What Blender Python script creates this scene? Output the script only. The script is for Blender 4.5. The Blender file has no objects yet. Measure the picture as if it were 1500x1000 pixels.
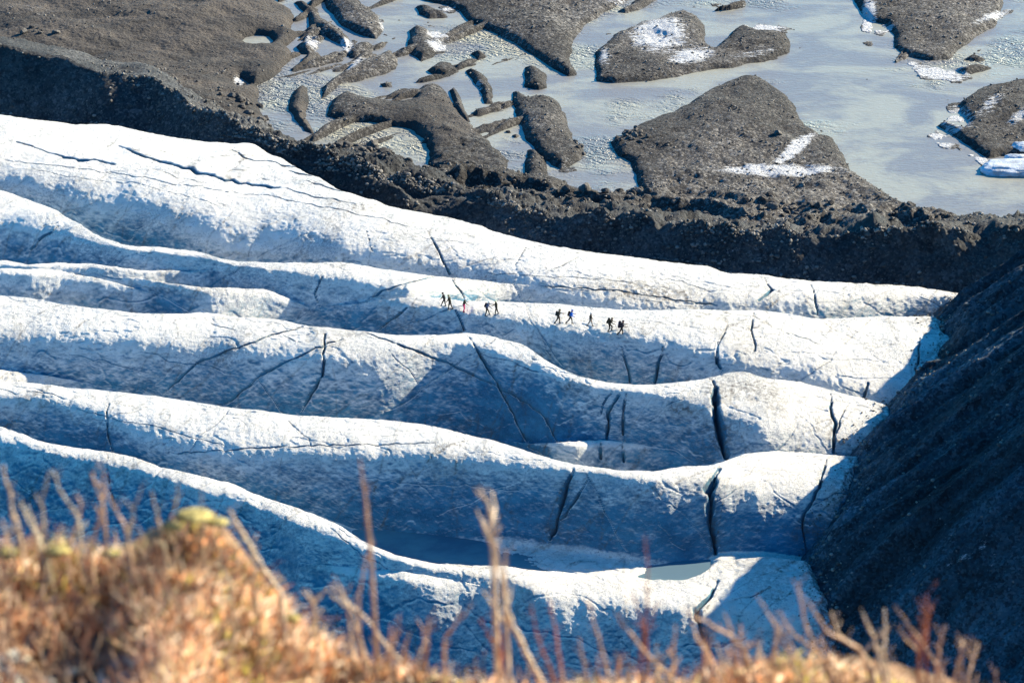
import bpy, bmesh, math, random
import numpy as np
from mathutils import Vector, Matrix
R = math.radians
rng = np.random.default_rng(7); random.seed(7)
sc = bpy.context.scene
COL = sc.collection

# ------------------------------------------------------------------ camera
FP = 4250.0; P = R(25.0); HC = 126.0
cP, sP = math.cos(P), math.sin(P)
cam = bpy.data.cameras.new('camera'); co = bpy.data.objects.new('camera', cam); COL.objects.link(co)
co.location = (0, 0, HC); co.rotation_euler = (R(90) - P, 0, 0)
cam.sensor_width = 36; cam.lens = 36 * FP / 1500
cam.clip_start = 0.1; cam.clip_end = 20000
cam.dof.use_dof = True; cam.dof.focus_distance = 300; cam.dof.aperture_fstop = 10.5
sc.camera = co

def ray(u, v):                         # photo pixel (1500 x 1000) -> k = x/y and depression tau = -dz/dy
    a = (np.asarray(u, float) - 750) / FP; b = (500 - np.asarray(v, float)) / FP
    dy = cP + b * sP; dz = -sP + b * cP
    return a / dy, -dz / dy
def proj(x, y, z):
    f = y * cP - (z - HC) * sP; up = y * sP + (z - HC) * cP
    return 750 + FP * x / f, 500 - FP * up / f

# ------------------------------------------------------------------ numpy helpers
def sm(a, b, x):
    t = np.clip((x - a) / (b - a), 0, 1); return t * t * (3 - 2 * t)
_tab = rng.random(1 << 16)
def _h(ix, iy, iz):
    n = (ix * 374761393 + iy * 668265263 + iz * 2147483647 * 3) & 0xffffffff
    n = ((n ^ (n >> 13)) * 1274126177) & 0xffffffff
    return _tab[(n ^ (n >> 16)) & 0xffff]
def vnoise(x, y, z=None):              # value noise, -1..1
    x = np.asarray(x, float); y = np.asarray(y, float)
    fx = np.floor(x); fy = np.floor(y); tx = x - fx; ty = y - fy
    tx = tx * tx * (3 - 2 * tx); ty = ty * ty * (3 - 2 * ty)
    ix = fx.astype(np.int64); iy = fy.astype(np.int64)
    def sl(iz):
        a = _h(ix, iy, iz); b = _h(ix + 1, iy, iz); c = _h(ix, iy + 1, iz); d = _h(ix + 1, iy + 1, iz)
        return (a + (b - a) * tx) * (1 - ty) + (c + (d - c) * tx) * ty
    if z is None: return sl(0) * 2 - 1
    fz = np.floor(z); tz = z - fz; tz = tz * tz * (3 - 2 * tz); iz = fz.astype(np.int64)
    return (sl(iz) * (1 - tz) + sl(iz + 1) * tz) * 2 - 1
def fbm(x, y, z, s, o=4, g=.5, l=2.03):
    r = 0; a = 1.0; t = 0
    for i in range(o):
        r = r + a * vnoise(x * s + 17.3 * i, y * s - 9.1 * i, None if z is None else z * s + 5.7 * i); t += a
        s *= l; a *= g
    return r / t
def gsm(a, s):                         # gaussian smoothing of a 1-D array
    n = int(s * 3) + 1; w = np.exp(-0.5 * (np.arange(-n, n + 1) / s) ** 2); w /= w.sum()
    return np.convolve(np.pad(a, n, mode='edge'), w, 'valid')

# ------------------------------------------------------------------ objects
def tag(o, label=None, cat=None, group=None, kind=None):
    if label: o['label'] = label
    if cat: o['category'] = cat
    if group: o['group'] = group
    if kind: o['kind'] = kind
    return o
def grid_mesh(name, X, Y, Z, mat, attrs={}, mask=None, smooth=True):
    nr, nc = X.shape
    idx = np.arange(nr * nc).reshape(nr, nc)
    q = np.stack([idx[:-1, :-1], idx[:-1, 1:], idx[1:, 1:], idx[1:, :-1]], -1).reshape(-1, 4)
    if mask is not None: q = q[mask[:-1, :-1].reshape(-1)]
    co_ = np.stack([X, Y, Z], -1).reshape(-1, 3).astype(np.float32)
    # keep the faces turned up
    p = co_[q[len(q) // 2]]; n = np.cross(p[1] - p[0], p[3] - p[0])
    if n[2] < 0: q = q[:, ::-1]
    me = bpy.data.meshes.new(name)
    me.vertices.add(len(co_)); me.vertices.foreach_set('co', co_.ravel())
    me.loops.add(q.size); me.loops.foreach_set('vertex_index', q.ravel().astype(np.int32))
    me.polygons.add(len(q)); me.polygons.foreach_set('loop_start', np.arange(0, q.size, 4, dtype=np.int32))
    me.update(calc_edges=True)
    me.polygons.foreach_set('use_smooth', np.full(len(q), smooth))
    for k, a in attrs.items():
        at = me.attributes.new(k, 'FLOAT', 'POINT'); at.data.foreach_set('value', a.ravel().astype(np.float32))
    me.materials.append(mat)
    o = bpy.data.objects.new(name, me); COL.objects.link(o)
    return o

# ------------------------------------------------------------------ materials
def mat(name):
    m = bpy.data.materials.new(name); m.use_nodes = True
    nt = m.node_tree; nt.nodes.clear()
    out = nt.nodes.new('ShaderNodeOutputMaterial'); b = nt.nodes.new('ShaderNodeBsdfPrincipled')
    nt.links.new(b.outputs[0], out.inputs[0])
    return m, nt, b, out
class NB:
    def __init__(s, nt): s.nt = nt
    def n(s, t, **k):
        x = s.nt.nodes.new(t)
        for a, v in k.items(): setattr(x, a, v)
        return x
    def set(s, sock, v):
        if hasattr(v, 'is_output'): s.nt.links.new(v, sock)
        else: sock.default_value = v
    def noise(s, scale, detail=4, rough=.55, vec=None, dist=0.0):
        x = s.n('ShaderNodeTexNoise'); x.inputs['Scale'].default_value = scale; x.inputs['Detail'].default_value = detail
        x.inputs['Roughness'].default_value = rough; x.inputs['Distortion'].default_value = dist
        s.set(x.inputs['Vector'], vec if vec is not None else s.pos())
        return x.outputs[0]
    def vor(s, scale, vec=None, feature='F1', out='Distance'):
        x = s.n('ShaderNodeTexVoronoi', feature=feature); x.inputs['Scale'].default_value = scale
        s.set(x.inputs['Vector'], vec if vec is not None else s.pos()); return x.outputs[out]
    def pos(s):
        if not hasattr(s, '_p'): s._p = s.n('ShaderNodeTexCoord').outputs['Object']
        return s._p
    def mapv(s, sc_, rot=(0, 0, 0), vec=None):
        x = s.n('ShaderNodeMapping'); x.inputs['Scale'].default_value = sc_; x.inputs['Rotation'].default_value = rot
        s.set(x.inputs['Vector'], vec if vec is not None else s.pos()); return x.outputs[0]
    def rng(s, v, a, b, c=0.0, d=1.0, smooth=True):
        x = s.n('ShaderNodeMapRange'); x.interpolation_type = 'SMOOTHSTEP' if smooth else 'LINEAR'
        s.set(x.inputs[0], v)
        for i, q in enumerate((a, b, c, d)): s.set(x.inputs[i + 1], q)
        return x.outputs[0]
    def m(s, op, a, b=0.0):
        x = s.n('ShaderNodeMath', operation=op); s.set(x.inputs[0], a); s.set(x.inputs[1], b); return x.outputs[0]
    def mix(s, f, a, b):
        x = s.n('ShaderNodeMix', data_type='RGBA'); s.set(x.inputs[0], f)
        s.set(x.inputs[6], a if hasattr(a, 'is_output') else (*a, 1)); s.set(x.inputs[7], b if hasattr(b, 'is_output') else (*b, 1))
        return x.outputs[2]
    def attr(s, name):
        return s.n('ShaderNodeAttribute', attribute_name=name).outputs['Fac']
    def bump(s, h, strength, dist, normal=None):
        x = s.n('ShaderNodeBump'); x.inputs['Strength'].default_value = strength; x.inputs['Distance'].default_value = dist
        s.set(x.inputs['Height'], h)
        if normal is not None: s.set(x.inputs['Normal'], normal)
        return x.outputs[0]

def ice_material():
    m, nt, b, out = mat('glacier_ice'); N = NB(nt)
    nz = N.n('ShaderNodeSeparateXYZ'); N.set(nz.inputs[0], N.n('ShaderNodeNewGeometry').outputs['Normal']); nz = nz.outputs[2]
    big = N.noise(.12, 4, .6); mid = N.noise(.9, 5, .65); fine = N.noise(4.2, 6, .78); speck = N.noise(9, 4, .8)
    crust = N.mix(N.rng(mid, .35, .7), (.76, .75, .69), (.93, .91, .84))
    # grey grains of rock dust in the crust
    gr = N.m('MULTIPLY', N.rng(N.m('ADD', fine, N.m('MULTIPLY', N.m('SUBTRACT', big, .5), .5)), .52, .64), .72)
    crust = N.mix(gr, crust, (.33, .36, .39))
    dk = N.rng(N.noise(2.4, 5, .8, N.mapv((.6, 1.4, 1))), .60, .68)
    crust = N.mix(N.m('MULTIPLY', dk, .85), crust, (.16, .17, .17))
    clean_shade = N.mix(N.rng(N.noise(.45, 6, .75, N.mapv((1, 1, 2.2))), .32, .7), (.006, .115, .22), (.055, .29, .45))  # blue of bare ice, with the shade of faces and troughs darkened into it
    clean_shade = N.mix(N.m('MULTIPLY', N.rng(speck, .54, .7), .55), clean_shade, (.22, .46, .58))
    clean_shade = N.mix(N.m('MULTIPLY', N.rng(N.noise(3.2, 5, .8), .56, .68), .6), clean_shade, (.008, .06, .10))
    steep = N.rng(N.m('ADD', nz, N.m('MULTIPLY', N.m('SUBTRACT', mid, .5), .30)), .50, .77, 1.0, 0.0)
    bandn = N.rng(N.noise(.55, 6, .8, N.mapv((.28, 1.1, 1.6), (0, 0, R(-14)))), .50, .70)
    crust = N.mix(N.m('MULTIPLY', bandn, .42), crust, (.46, .46, .44)); clean_shade = N.mix(N.m('MULTIPLY', bandn, .25), clean_shade, (.05, .10, .13))
    c = N.mix(N.m('MULTIPLY', steep, .97), crust, clean_shade)
    dirt = N.m('MULTIPLY', N.attr('dirt'), N.rng(N.noise(2.2, 6, .75), .36, .62))
    c = N.mix(N.m('MINIMUM', N.m('MULTIPLY', dirt, 1.1), .93), c, (.12, .105, .09))
    crk = N.attr('crack')
    c = N.mix(N.m('MULTIPLY', crk, .85), c, (.035, .055, .075))
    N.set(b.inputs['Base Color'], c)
    b.inputs['Roughness'].default_value = .42; b.inputs['IOR'].default_value = 1.31
    b.inputs['Specular IOR Level'].default_value = .6
    h = N.m('ADD', N.m('MULTIPLY', N.noise(3.2, 6, .8), .8), N.m('MULTIPLY', N.noise(9, 4, .85), .8))
    N.set(b.inputs['Normal'], N.bump(h, 1.0, .25))
    return m

def ground_material(name, a, bcol, stone, bumpd=.25, frost=True, dark=(.03, .028, .026), stone_amt=.5):
    m, nt, b, out = mat(name); N = NB(nt)
    c = N.mix(N.rng(N.noise(.07, 6, .62), .35, .65), a, bcol)
    c = N.mix(N.rng(N.noise(.45, 6, .7), .45, .72), c, dark)
    big = N.rng(N.noise(.035, 3, .5), .38, .62, .72, 1.15)
    for sc_, th_ in ((2.1, .72), (4.6, .6)):
        st = N.vor(sc_, out='Color'); sx = N.n('ShaderNodeSeparateXYZ'); N.set(sx.inputs[0], st)
        c = N.mix(N.m('MULTIPLY', N.rng(sx.outputs[0], th_, 1.0), N.m('MULTIPLY', big, stone_amt)), c, stone)
        c = N.mix(N.m('MULTIPLY', N.rng(sx.outputs[1], th_ - .05, .95), .55), c, dark)
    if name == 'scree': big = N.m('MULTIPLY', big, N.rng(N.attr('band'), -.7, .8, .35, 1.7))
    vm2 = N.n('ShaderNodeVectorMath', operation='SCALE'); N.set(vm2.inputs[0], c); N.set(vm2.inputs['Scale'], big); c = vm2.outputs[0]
    if name == 'river_gravel':
        sf = N.attr('smooth'); fineg = N.mix(N.rng(N.noise(.09, 6, .7, N.mapv((1, 2, 1), (0, 0, R(-18)))), .35, .65), (.038, .036, .034), (.098, .086, .074))
        fineg = N.mix(N.rng(N.noise(2.2, 5, .8), .5, .75), fineg, (.045, .04, .036)); c = N.mix(N.rng(N.m('ADD', sf, N.m('MULTIPLY', N.m('SUBTRACT', N.noise(.12, 5, .7), .5), 1.6)), .35, .65), c, fineg)
        c = N.mix(N.m('MULTIPLY', N.attr('wet'), .75), c, (.016, .019, .023))
    if frost:
        f = N.attr('frost'); ff = N.rng(N.m('ADD', f, N.m('MULTIPLY', N.m('SUBTRACT', N.noise(1.0, 8, .85, N.mapv((.5, 2.0, 1), (0, 0, R(24)))), .5), 2.6)), .48, .62)
        c = N.mix(ff, c, (.50, .52, .54))
    N.set(b.inputs['Base Color'], c); b.inputs['Roughness'].default_value = .85
    b.inputs['Specular IOR Level'].default_value = .25
    h = N.m('ADD', N.m('MULTIPLY', N.noise(1.3, 8, .8), 1.3), N.m('MULTIPLY', N.vor(2.1), -.5))
    N.set(b.inputs['Normal'], N.bump(h, 1.0, bumpd))
    return m

def water_material(name, base, rough=.2, bumpd=.1, scale=1.0):
    m, nt, b, out = mat(name); N = NB(nt)
    silt = N.noise(.05, 6, .65, N.mapv((1, 1.8, 1), (0, 0, R(-20)), None), .6)
    c = N.mix(N.rng(silt, .42, .58), base, tuple(min(1, q * 1.55) for q in base[:2]) + (base[2] * 1.3,))
    N.set(b.inputs['Base Color'], c)
    b.inputs['Roughness'].default_value = rough; b.inputs['IOR'].default_value = 1.33
    wv = N.n('ShaderNodeTexWave', wave_type='BANDS', bands_direction='Y'); wv.inputs['Scale'].default_value = .26 * scale; wv.inputs['Distortion'].default_value = 13
    wv.inputs['Detail'].default_value = 4; wv.inputs['Detail Scale'].default_value = 1.6; wv.inputs['Detail Roughness'].default_value = .65
    N.set(wv.inputs['Vector'], N.mapv((1, 1, 1), (0, 0, R(24))))
    rip2 = N.noise(1.3 * scale, 4, .6, N.mapv((.7, 1.5, 1), (0, 0, R(25))), .5)
    calm = N.rng(N.noise(.03, 4, .6, N.mapv((1, 1.5, 1))), .50, .66)
    h = N.m('ADD', N.m('MULTIPLY', wv.outputs['Fac'], calm), N.m('MULTIPLY', rip2, N.m('ADD', .22, N.m('MULTIPLY', calm, .35))))
    N.set(b.inputs['Normal'], N.bump(h, 1.0, bumpd))
    return m

M_ICE = ice_material()
M_PLAIN = ground_material('river_gravel', (.033, .032, .032), (.062, .057, .053), (.28, .27, .25), .42, dark=(.028, .027, .027), stone_amt=.6)
M_MOR = ground_material('moraine_rubble', (.045, .05, .055), (.095, .098, .098), (.28, .28, .27), .5, dark=(.018, .021, .025), stone_amt=.28)
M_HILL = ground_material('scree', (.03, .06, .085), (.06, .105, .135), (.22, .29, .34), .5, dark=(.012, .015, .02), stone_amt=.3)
M_WATER = water_material('silty_water', (.18, .18, .175), .28, .34)
M_POOL = water_material('melt_water', (.09, .15, .19), .4, .03)

# ------------------------------------------------------------------ column profiles
STEP = 1.4
U = np.arange(-170, 1671, STEP); K = (U - 750) / FP / .9; NC = len(K)
PX = 2.9e-4                             # depression change per photo pixel
def line(pts, s=4):
    p = np.array(pts, float); k, t = ray(p[:, 0], p[:, 1]); o = np.argsort(k)
    return gsm(np.interp(K, k[o], t[o]), s)
def ku(u): return (u - 750) / FP / .9
def curve(pts, s=14):
    p = np.array(pts, float); return gsm(np.interp(U, p[:, 0], p[:, 1]), s)

ZP = -8.0
LN = {
 'M0': [(-300,60),(0,70),(65,82),(92,87),(150,104),(214,110),(250,130),(290,160),(340,184),(380,200),(440,225),(500,236),(544,251),(602,262),(670,270),(700,280),(730,298),(806,310),(874,318),(942,328),(1000,333),(1068,340),(1100,341),(1145,337),(1175,342),(1221,338),(1306,342),(1340,342),(1442,340),(1500,338),(1900,335)],
 'M1': [(480,256),(520,259),(560,268),(600,283),(640,280),(680,288),(720,304),(748,312)],
 'G0': [(-300,150),(0,168),(60,176),(110,181),(170,184),(200,192),(240,198),(300,205),(340,208),(374,213),(410,230),(440,248),(500,280),(551,296),(602,309),(653,316),(690,328),(738,344),(806,359),(874,371),(942,379),(1000,386),(1034,390),(1068,401),(1119,403),(1187,411),(1238,415),(1340,420),(1415,432),(1500,440),(1900,450)],
 'G1': [(-300,262),(0,279),(31,289),(65,300),(95,316),(119,330),(146,344),(184,357),(238,361),(289,367),(323,379),(380,384),(450,386),(500,385),(551,392),(619,401),(653,404),(738,414),(789,418)],
 'G2': [(-300,374),(0,381),(44,388),(85,384),(129,384),(153,390),(204,396),(272,398),(326,394)],
 'G3b': [(150,405),(175,407),(204,408),(238,415),(289,420),(340,420),(391,424),(418,435),(445,448),(469,459)],
 'G3': [(-300,390),(0,394),(44,394),(85,396),(119,403),(163,413),(218,429),(245,440)],
 'G4': [(472,447),(500,447),(534,444),(568,439),(619,436),(653,437),(680,442),(738,442),(789,444),(874,451),(942,454),(1000,453),(1068,455),(1110,455),(1153,459),(1197,466),(1238,466),(1306,463),(1360,462),(1480,470),(1650,480)],
 'G5': [(-300,425),(0,432),(34,435),(85,444),(136,452),(204,459),(255,460),(299,456),(340,463),(408,468),(459,480),(500,484),(534,486),(585,491),(636,490),(684,486),(704,488),(738,497),(765,503),(789,520),(823,541),(857,554),(908,562),(959,563),(1000,559),(1044,554),(1068,547),(1092,546),(1119,554),(1170,559),(1221,572),(1272,585),(1310,599),(1400,620),(1600,650)],
 'G6': [(-300,535),(0,542),(51,548),(102,556),(150,568)],
 'G7b': [(715,644),(772,649),(806,648),(874,644),(912,645),(985,660)],
 'G7': [(-300,556),(0,559),(51,561),(102,568),(153,571),(238,581),(340,597),(442,609),(500,611),(568,614),(619,621),(670,632),(704,641),(738,650),(772,661),(806,672),(840,680),(908,690),(959,690),(1000,683),(1040,681),(1061,674),(1085,665),(1136,660),(1204,665),(1253,668),(1290,670),(1380,685),(1550,700)],
 'G8': [(-300,608),(0,624),(34,636),(68,648),(119,656),(160,663),(187,668),(238,685),(289,696),(340,706),(367,721),(408,736),(459,752),(500,770),(534,791),(585,813),(636,825),(687,829),(738,828),(772,835),(840,837),(908,843),(960,848),(1000,850),(1035,838),(1051,822),(1119,817),(1184,823),(1230,830),(1330,850),(1500,870)],
 'G9': [(430,822),(500,828),(551,832),(602,837),(653,847),(721,861)],
 'END': [(-300,1120),(1900,1120)],
}
# where sun light leaves each ridge (image height of the turn of slope)
TM = {
 'M0': [(-300,50),(1900,50)], 'M1': [(480,268),(560,276),(640,292),(748,318)],
 'G0': [(-300,255),(0,268),(90,292),(150,306),(210,320),(250,334),(290,350),(320,368),(400,375),(500,377),(619,393),(738,409),(800,430),(874,444),(950,450),(1040,446),(1068,440),(1110,440),(1160,447),(1220,440),(1300,436),(1400,436),(1900,440)],
 'G1': [(-300,315),(0,332),(60,352),(100,356),(140,356),(184,366),(238,371),(300,378),(330,388),(400,396),(450,403),(500,414),(560,424),(620,432),(680,436),(740,438),(789,444)],
 'G2': [(-300,384),(60,392),(130,391),(200,402),(326,402)],
 'G3b': [(150,414),(240,424),(340,430),(400,436),(469,464)],
 'G3': [(-300,402),(0,404),(85,406),(163,421),(245,446)],
 'G4': [(472,452),(540,452),(600,450),(650,456),(700,460),(740,472),(800,482),(850,490),(900,495),(950,499),(1000,512),(1060,530),(1100,538),(1170,550),(1250,575),(1300,590),(1360,600)],
 'G5': [(-300,495),(0,500),(200,505),(300,512),(420,528),(480,532),(550,528),(600,512),(640,500),(680,497),(710,515),(780,548),(850,568),(940,575),(1020,590),(1060,618),(1100,635),(1200,640),(1310,640)],
 'G6': [(-300,538),(150,572)],
 'G7b': [(715,650),(806,655),(890,652),(985,664)],
 'G7': [(-300,580),(0,583),(80,590),(130,605),(170,632),(240,655),(330,670),(400,665),(500,668),(600,675),(700,680),(780,690),(840,690),(900,700),(960,710),(1000,706),(1040,702),(1100,725),(1200,720),(1290,720)],
 'G8': [(-300,640),(0,650),(100,672),(200,695),(300,722),(400,755),(500,795),(585,824),(636,838),(738,850),(800,884),(900,890),(1000,900),(1100,915),(1230,915)],
 'G9': [(430,832),(500,842),(600,852),(721,875)],
}
# name, target height polyline, s0, s_face
SPEC = [
 ('M0', [(-300,1),(0,0.5),(200,-1),(350,-2),(450,-4),(600,-4.5),(800,-4.0),(1000,-3.5),(1200,-2.5),(1500,-1.0)], 4, 46),
 ('M1', [(400,-4.5),(800,-4.5)], 0, 46),
 ('G0', [(-300,2.9),(0,2.6),(400,1.0),(700,-0.5),(1000,-1.8),(1200,-2.8),(1500,-5)], 1.5, 60),
 ('G1', [(-300,1.7),(200,1.0),(700,0.3),(900,0)], 3, 54),
 ('G2', [(-300,.6),(400,.3)], 3, 56),
 ('G3b', [(0,0.1),(500,0)], 4, 54),
 ('G3', [(-300,.3),(300,-.2)], 3, 56),
 ('G4', [(400,0.0),(1000,-.4),(1300,-2.2)], 1, 57),
 ('G5', [(-300,-.3),(400,-.8),(700,-1.0),(900,-1.4),(1100,-1.2),(1300,-3.4)], 3, 57),
 ('G6', [(-300,-3.6),(200,-4.3)], 5, 54),
 ('G7b', [(600,-4.8),(880,-5),(1000,-6.5)], 3, 54),
 ('G7', [(-300,-2),(400,-2.2),(800,-2.6),(1000,-2.6),(1250,-4.0)], 2, 60),
 ('G8', [(-300,-3),(300,-3.6),(700,-6.6),(1000,-8.2),(1200,-7.5)], 3, 50),
 ('G9', [(300,-6.2),(800,-8.0)], 3, 56),
 ('END', None, 0, 0),
]
names = [s[0] for s in SPEC]
tau = {}; W = {}
for nm in reversed(names):
    t = line(LN[nm]); us = [p[0] for p in LN[nm]]; lo, hi = min(us), max(us)
    if nm in ('END',): w = np.zeros(NC)
    else:
        inside = sm(lo - 45, lo, U) * (1 - sm(hi, hi + 45, U))
        nxt = tau[names[names.index(nm) + 1]]
        t = inside * t + (1 - inside) * nxt
        L_ = min(200, (hi - lo) * .5); w = sm(lo, lo + L_, U) * (1 - sm(hi - L_, hi, U))
        t = np.minimum(t, nxt)
    tau[nm] = t; W[nm] = w
FOOT = curve([(-300,0),(480,0),(560,22),(640,40),(760,42),(900,34),(1010,26),(1060,14),(1200,6),(1300,0)])

# start: far side of M0 on the plain
y = (HC - ZP) / tau['M0']; z = np.full(NC, ZP)
rows_y, rows_z, rows_b = [], [], []
FLOORV = {}
def own(nm, s0, sf):
    t0 = tau[nm]; tt = np.clip(line(TM[nm], 24), t0 + 4 * PX, None); st = 40.0 if nm[0] == 'G' else 36.0
    if nm == 'M0': sf = curve([(-300,46),(200,46),(300,38),(430,27),(720,27),(800,44),(1900,46)]); st = np.minimum(36.0, sf - 4)
    def f(tm):
        q = np.clip((tm - t0) / (tt - t0), 0, 1); over = np.clip((tm - tt) / PX, 0, None)
        s = s0 + (st - s0) * q ** 2.2 + (sf - st) * (1 - np.exp(-over / 34))
        if nm == 'G7':
            left = np.clip((tau['G8'] - tm) / PX, 0, None); F = np.maximum(FOOT, 1)
            s = s + (1.5 - s) * (1 - sm(.55, 1.25, left / F)) * np.clip(FOOT / 6, 0, 1)
        return s
    return f
func = None
for i, (nm, zt, s0, sf) in enumerate(SPEC[:-1]):
    t0 = tau[nm]; t1 = tau[names[i + 1]]; w = W[nm]
    yt = (HC - curve(zt, 25)) / t0
    yn = y + w * (np.minimum(yt, y - .05) - y); zn = HC - t0 * yn
    g = y - yn
    if nm == 'G8': POOL = (yn.copy(), y.copy(), z.copy())
    for t in np.linspace(0, 1, 14)[1:-1] if nm != 'M0' else np.linspace(0, 1, 14)[:-1]:      # the hidden back of the ridge, from the far foot up to the crest
        yy = y - g * t; zz = z + (zn - z) * t
        d = (.32 * g) * (np.sin(np.pi * t) ** .8) * (1 - .35 * t) if nm != 'M0' else -.12 * g * np.sin(np.pi * t) * (1 - t)
        rows_y.append(yy); rows_z.append(zz - d); rows_b.append(i)
    y, z = yn, zn
    th = (t1 - t0) / PX; n = max(6, int(th.max() / 1.25))
    fo = own(nm, s0, sf); fp = func
    func = (lambda fo, fp, w: (lambda tm: w * fo(tm) + ((1 - w) * fp(tm) if fp else 0)))(fo, fp, w)
    rows_y.append(y); rows_z.append(z); rows_b.append(i)
    for r in range(1, n + 1):
        tm = t0 + (t1 - t0) * (r - .5) / n; tn = t0 + (t1 - t0) * r / n
        Tn = np.tan(np.radians(func(tm)))
        yn = (HC - z + Tn * y) / (tn + Tn); z = HC - tn * yn; y = yn
        rows_y.append(y); rows_z.append(z); rows_b.append(i)
YG = np.array(rows_y); ZG = np.array(rows_z); BG = np.array(rows_b)
print('rows', YG.shape, 'z range', ZG.min(), ZG.max())
for u_ in (50, 300, 500, 700, 900, 1100, 1200):
    c_ = int((u_ + 170) / STEP)
    print(u_, [(names[i], round(float(ZG[BG == i][0 if 0 else -1, c_]), 1), round(float(YG[BG == i][-1, c_]), 0)) for i in range(len(names) - 1)])
XG = K[None, :] * YG
ig0 = int(np.argmax(BG >= names.index('G0')))            # first glacier row
UP, VP = proj(XG, YG, ZG)

def unproject(pts, far=False):                           # photo points -> points on the modelled ground
    out = []
    for (u, v) in pts:
        k, t = ray(u, v); c = int(np.clip(round((float(k) - K[0]) / (K[1] - K[0])), 0, NC - 1))
        tc = (HC - ZG[:, c]) / YG[:, c]; d = np.abs(tc - float(t))
        cand = np.where(d < d.min() + 1.2 * PX)[0]; r = cand[np.argmin(YG[cand, c])]
        out.append((float(k) * YG[r, c], YG[r, c], ZG[r, c]))
    return np.array(out)

def densify(p, step):
    out = [p[0]]
    for a, b in zip(p[:-1], p[1:]):
        n = max(1, int(np.linalg.norm(b - a) / step))
        for j in range(1, n + 1): out.append(a + (b - a) * j / n)
    return np.array(out)
def carve(pts, width, depth, dirt=.8, jag=.25):
    """groove along a traced line: returns (row, col) boxes are handled globally on XG, YG"""
    px = densify(np.array(pts, float), 9)
    px[1:-1] += rng.normal(0, 1.0, (len(px) - 2, 2)) * jag * 3.5
    w3 = unproject(px)
    n = len(w3)
    for j in range(n - 1):
        a, b = w3[j], w3[j + 1]
        if np.linalg.norm(b[:2] - a[:2]) > 9: continue    # crosses a hidden trough
        f = min(1, (j + .6) / 2.5, (n - j - .4) / 2.5) if n > 4 else 1
        depth_ = depth * .75; wd = width * (.32 if width < .55 else .55) * (.5 + 1.0 * rng.random()) * (.55 + .45 * f)
        m = 4 * wd
        ua, va = px[j]; ub, vb = px[j + 1]; pxm = 18
        c0 = int((min(ua, ub) - pxm + 170) / STEP) - 8; c1 = int((max(ua, ub) + pxm + 170) / STEP) + 8
        c0 = max(c0, 0); c1 = min(c1, NC)
        if c1 <= c0: continue
        X_ = XG[:, c0:c1]; Y_ = YG[:, c0:c1]; Z_ = ZG[:, c0:c1]
        ymn = min(a[1], b[1]) - m; ymx = max(a[1], b[1]) + m
        rr = np.where(((Y_ > ymn) & (Y_ < ymx)).any(1))[0]
        if len(rr) == 0: continue
        r0, r1 = rr[0], rr[-1] + 1
        x = X_[r0:r1] ; yy = Y_[r0:r1]; zz = Z_[r0:r1]
        ab = b - a; L = (ab ** 2).sum() + 1e-9
        t = np.clip(((x - a[0]) * ab[0] + (yy - a[1]) * ab[1] + (zz - a[2]) * ab[2]) / L, 0, 1)
        d = np.sqrt((x - a[0] - t * ab[0]) ** 2 + (yy - a[1] - t * ab[1]) ** 2 + (zz - a[2] - t * ab[2]) ** 2)
        prof = np.exp(-(d / (wd * .5)) ** 2)
        sl = (slice(r0, r1), slice(c0, c1))
        CRV[sl] = np.maximum(CRV[sl], depth_ * prof * f)
        CRK[sl] = np.maximum(CRK[sl], np.exp(-(d / (wd * .38)) ** 2) * dirt * f)
        DIRT[sl] = np.maximum(DIRT[sl], np.exp(-(d / (wd * 2.2)) ** 2) * .45 * dirt * f)
CRV = np.zeros_like(XG); CRK = np.zeros_like(XG); DIRT = np.zeros_like(XG)
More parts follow.
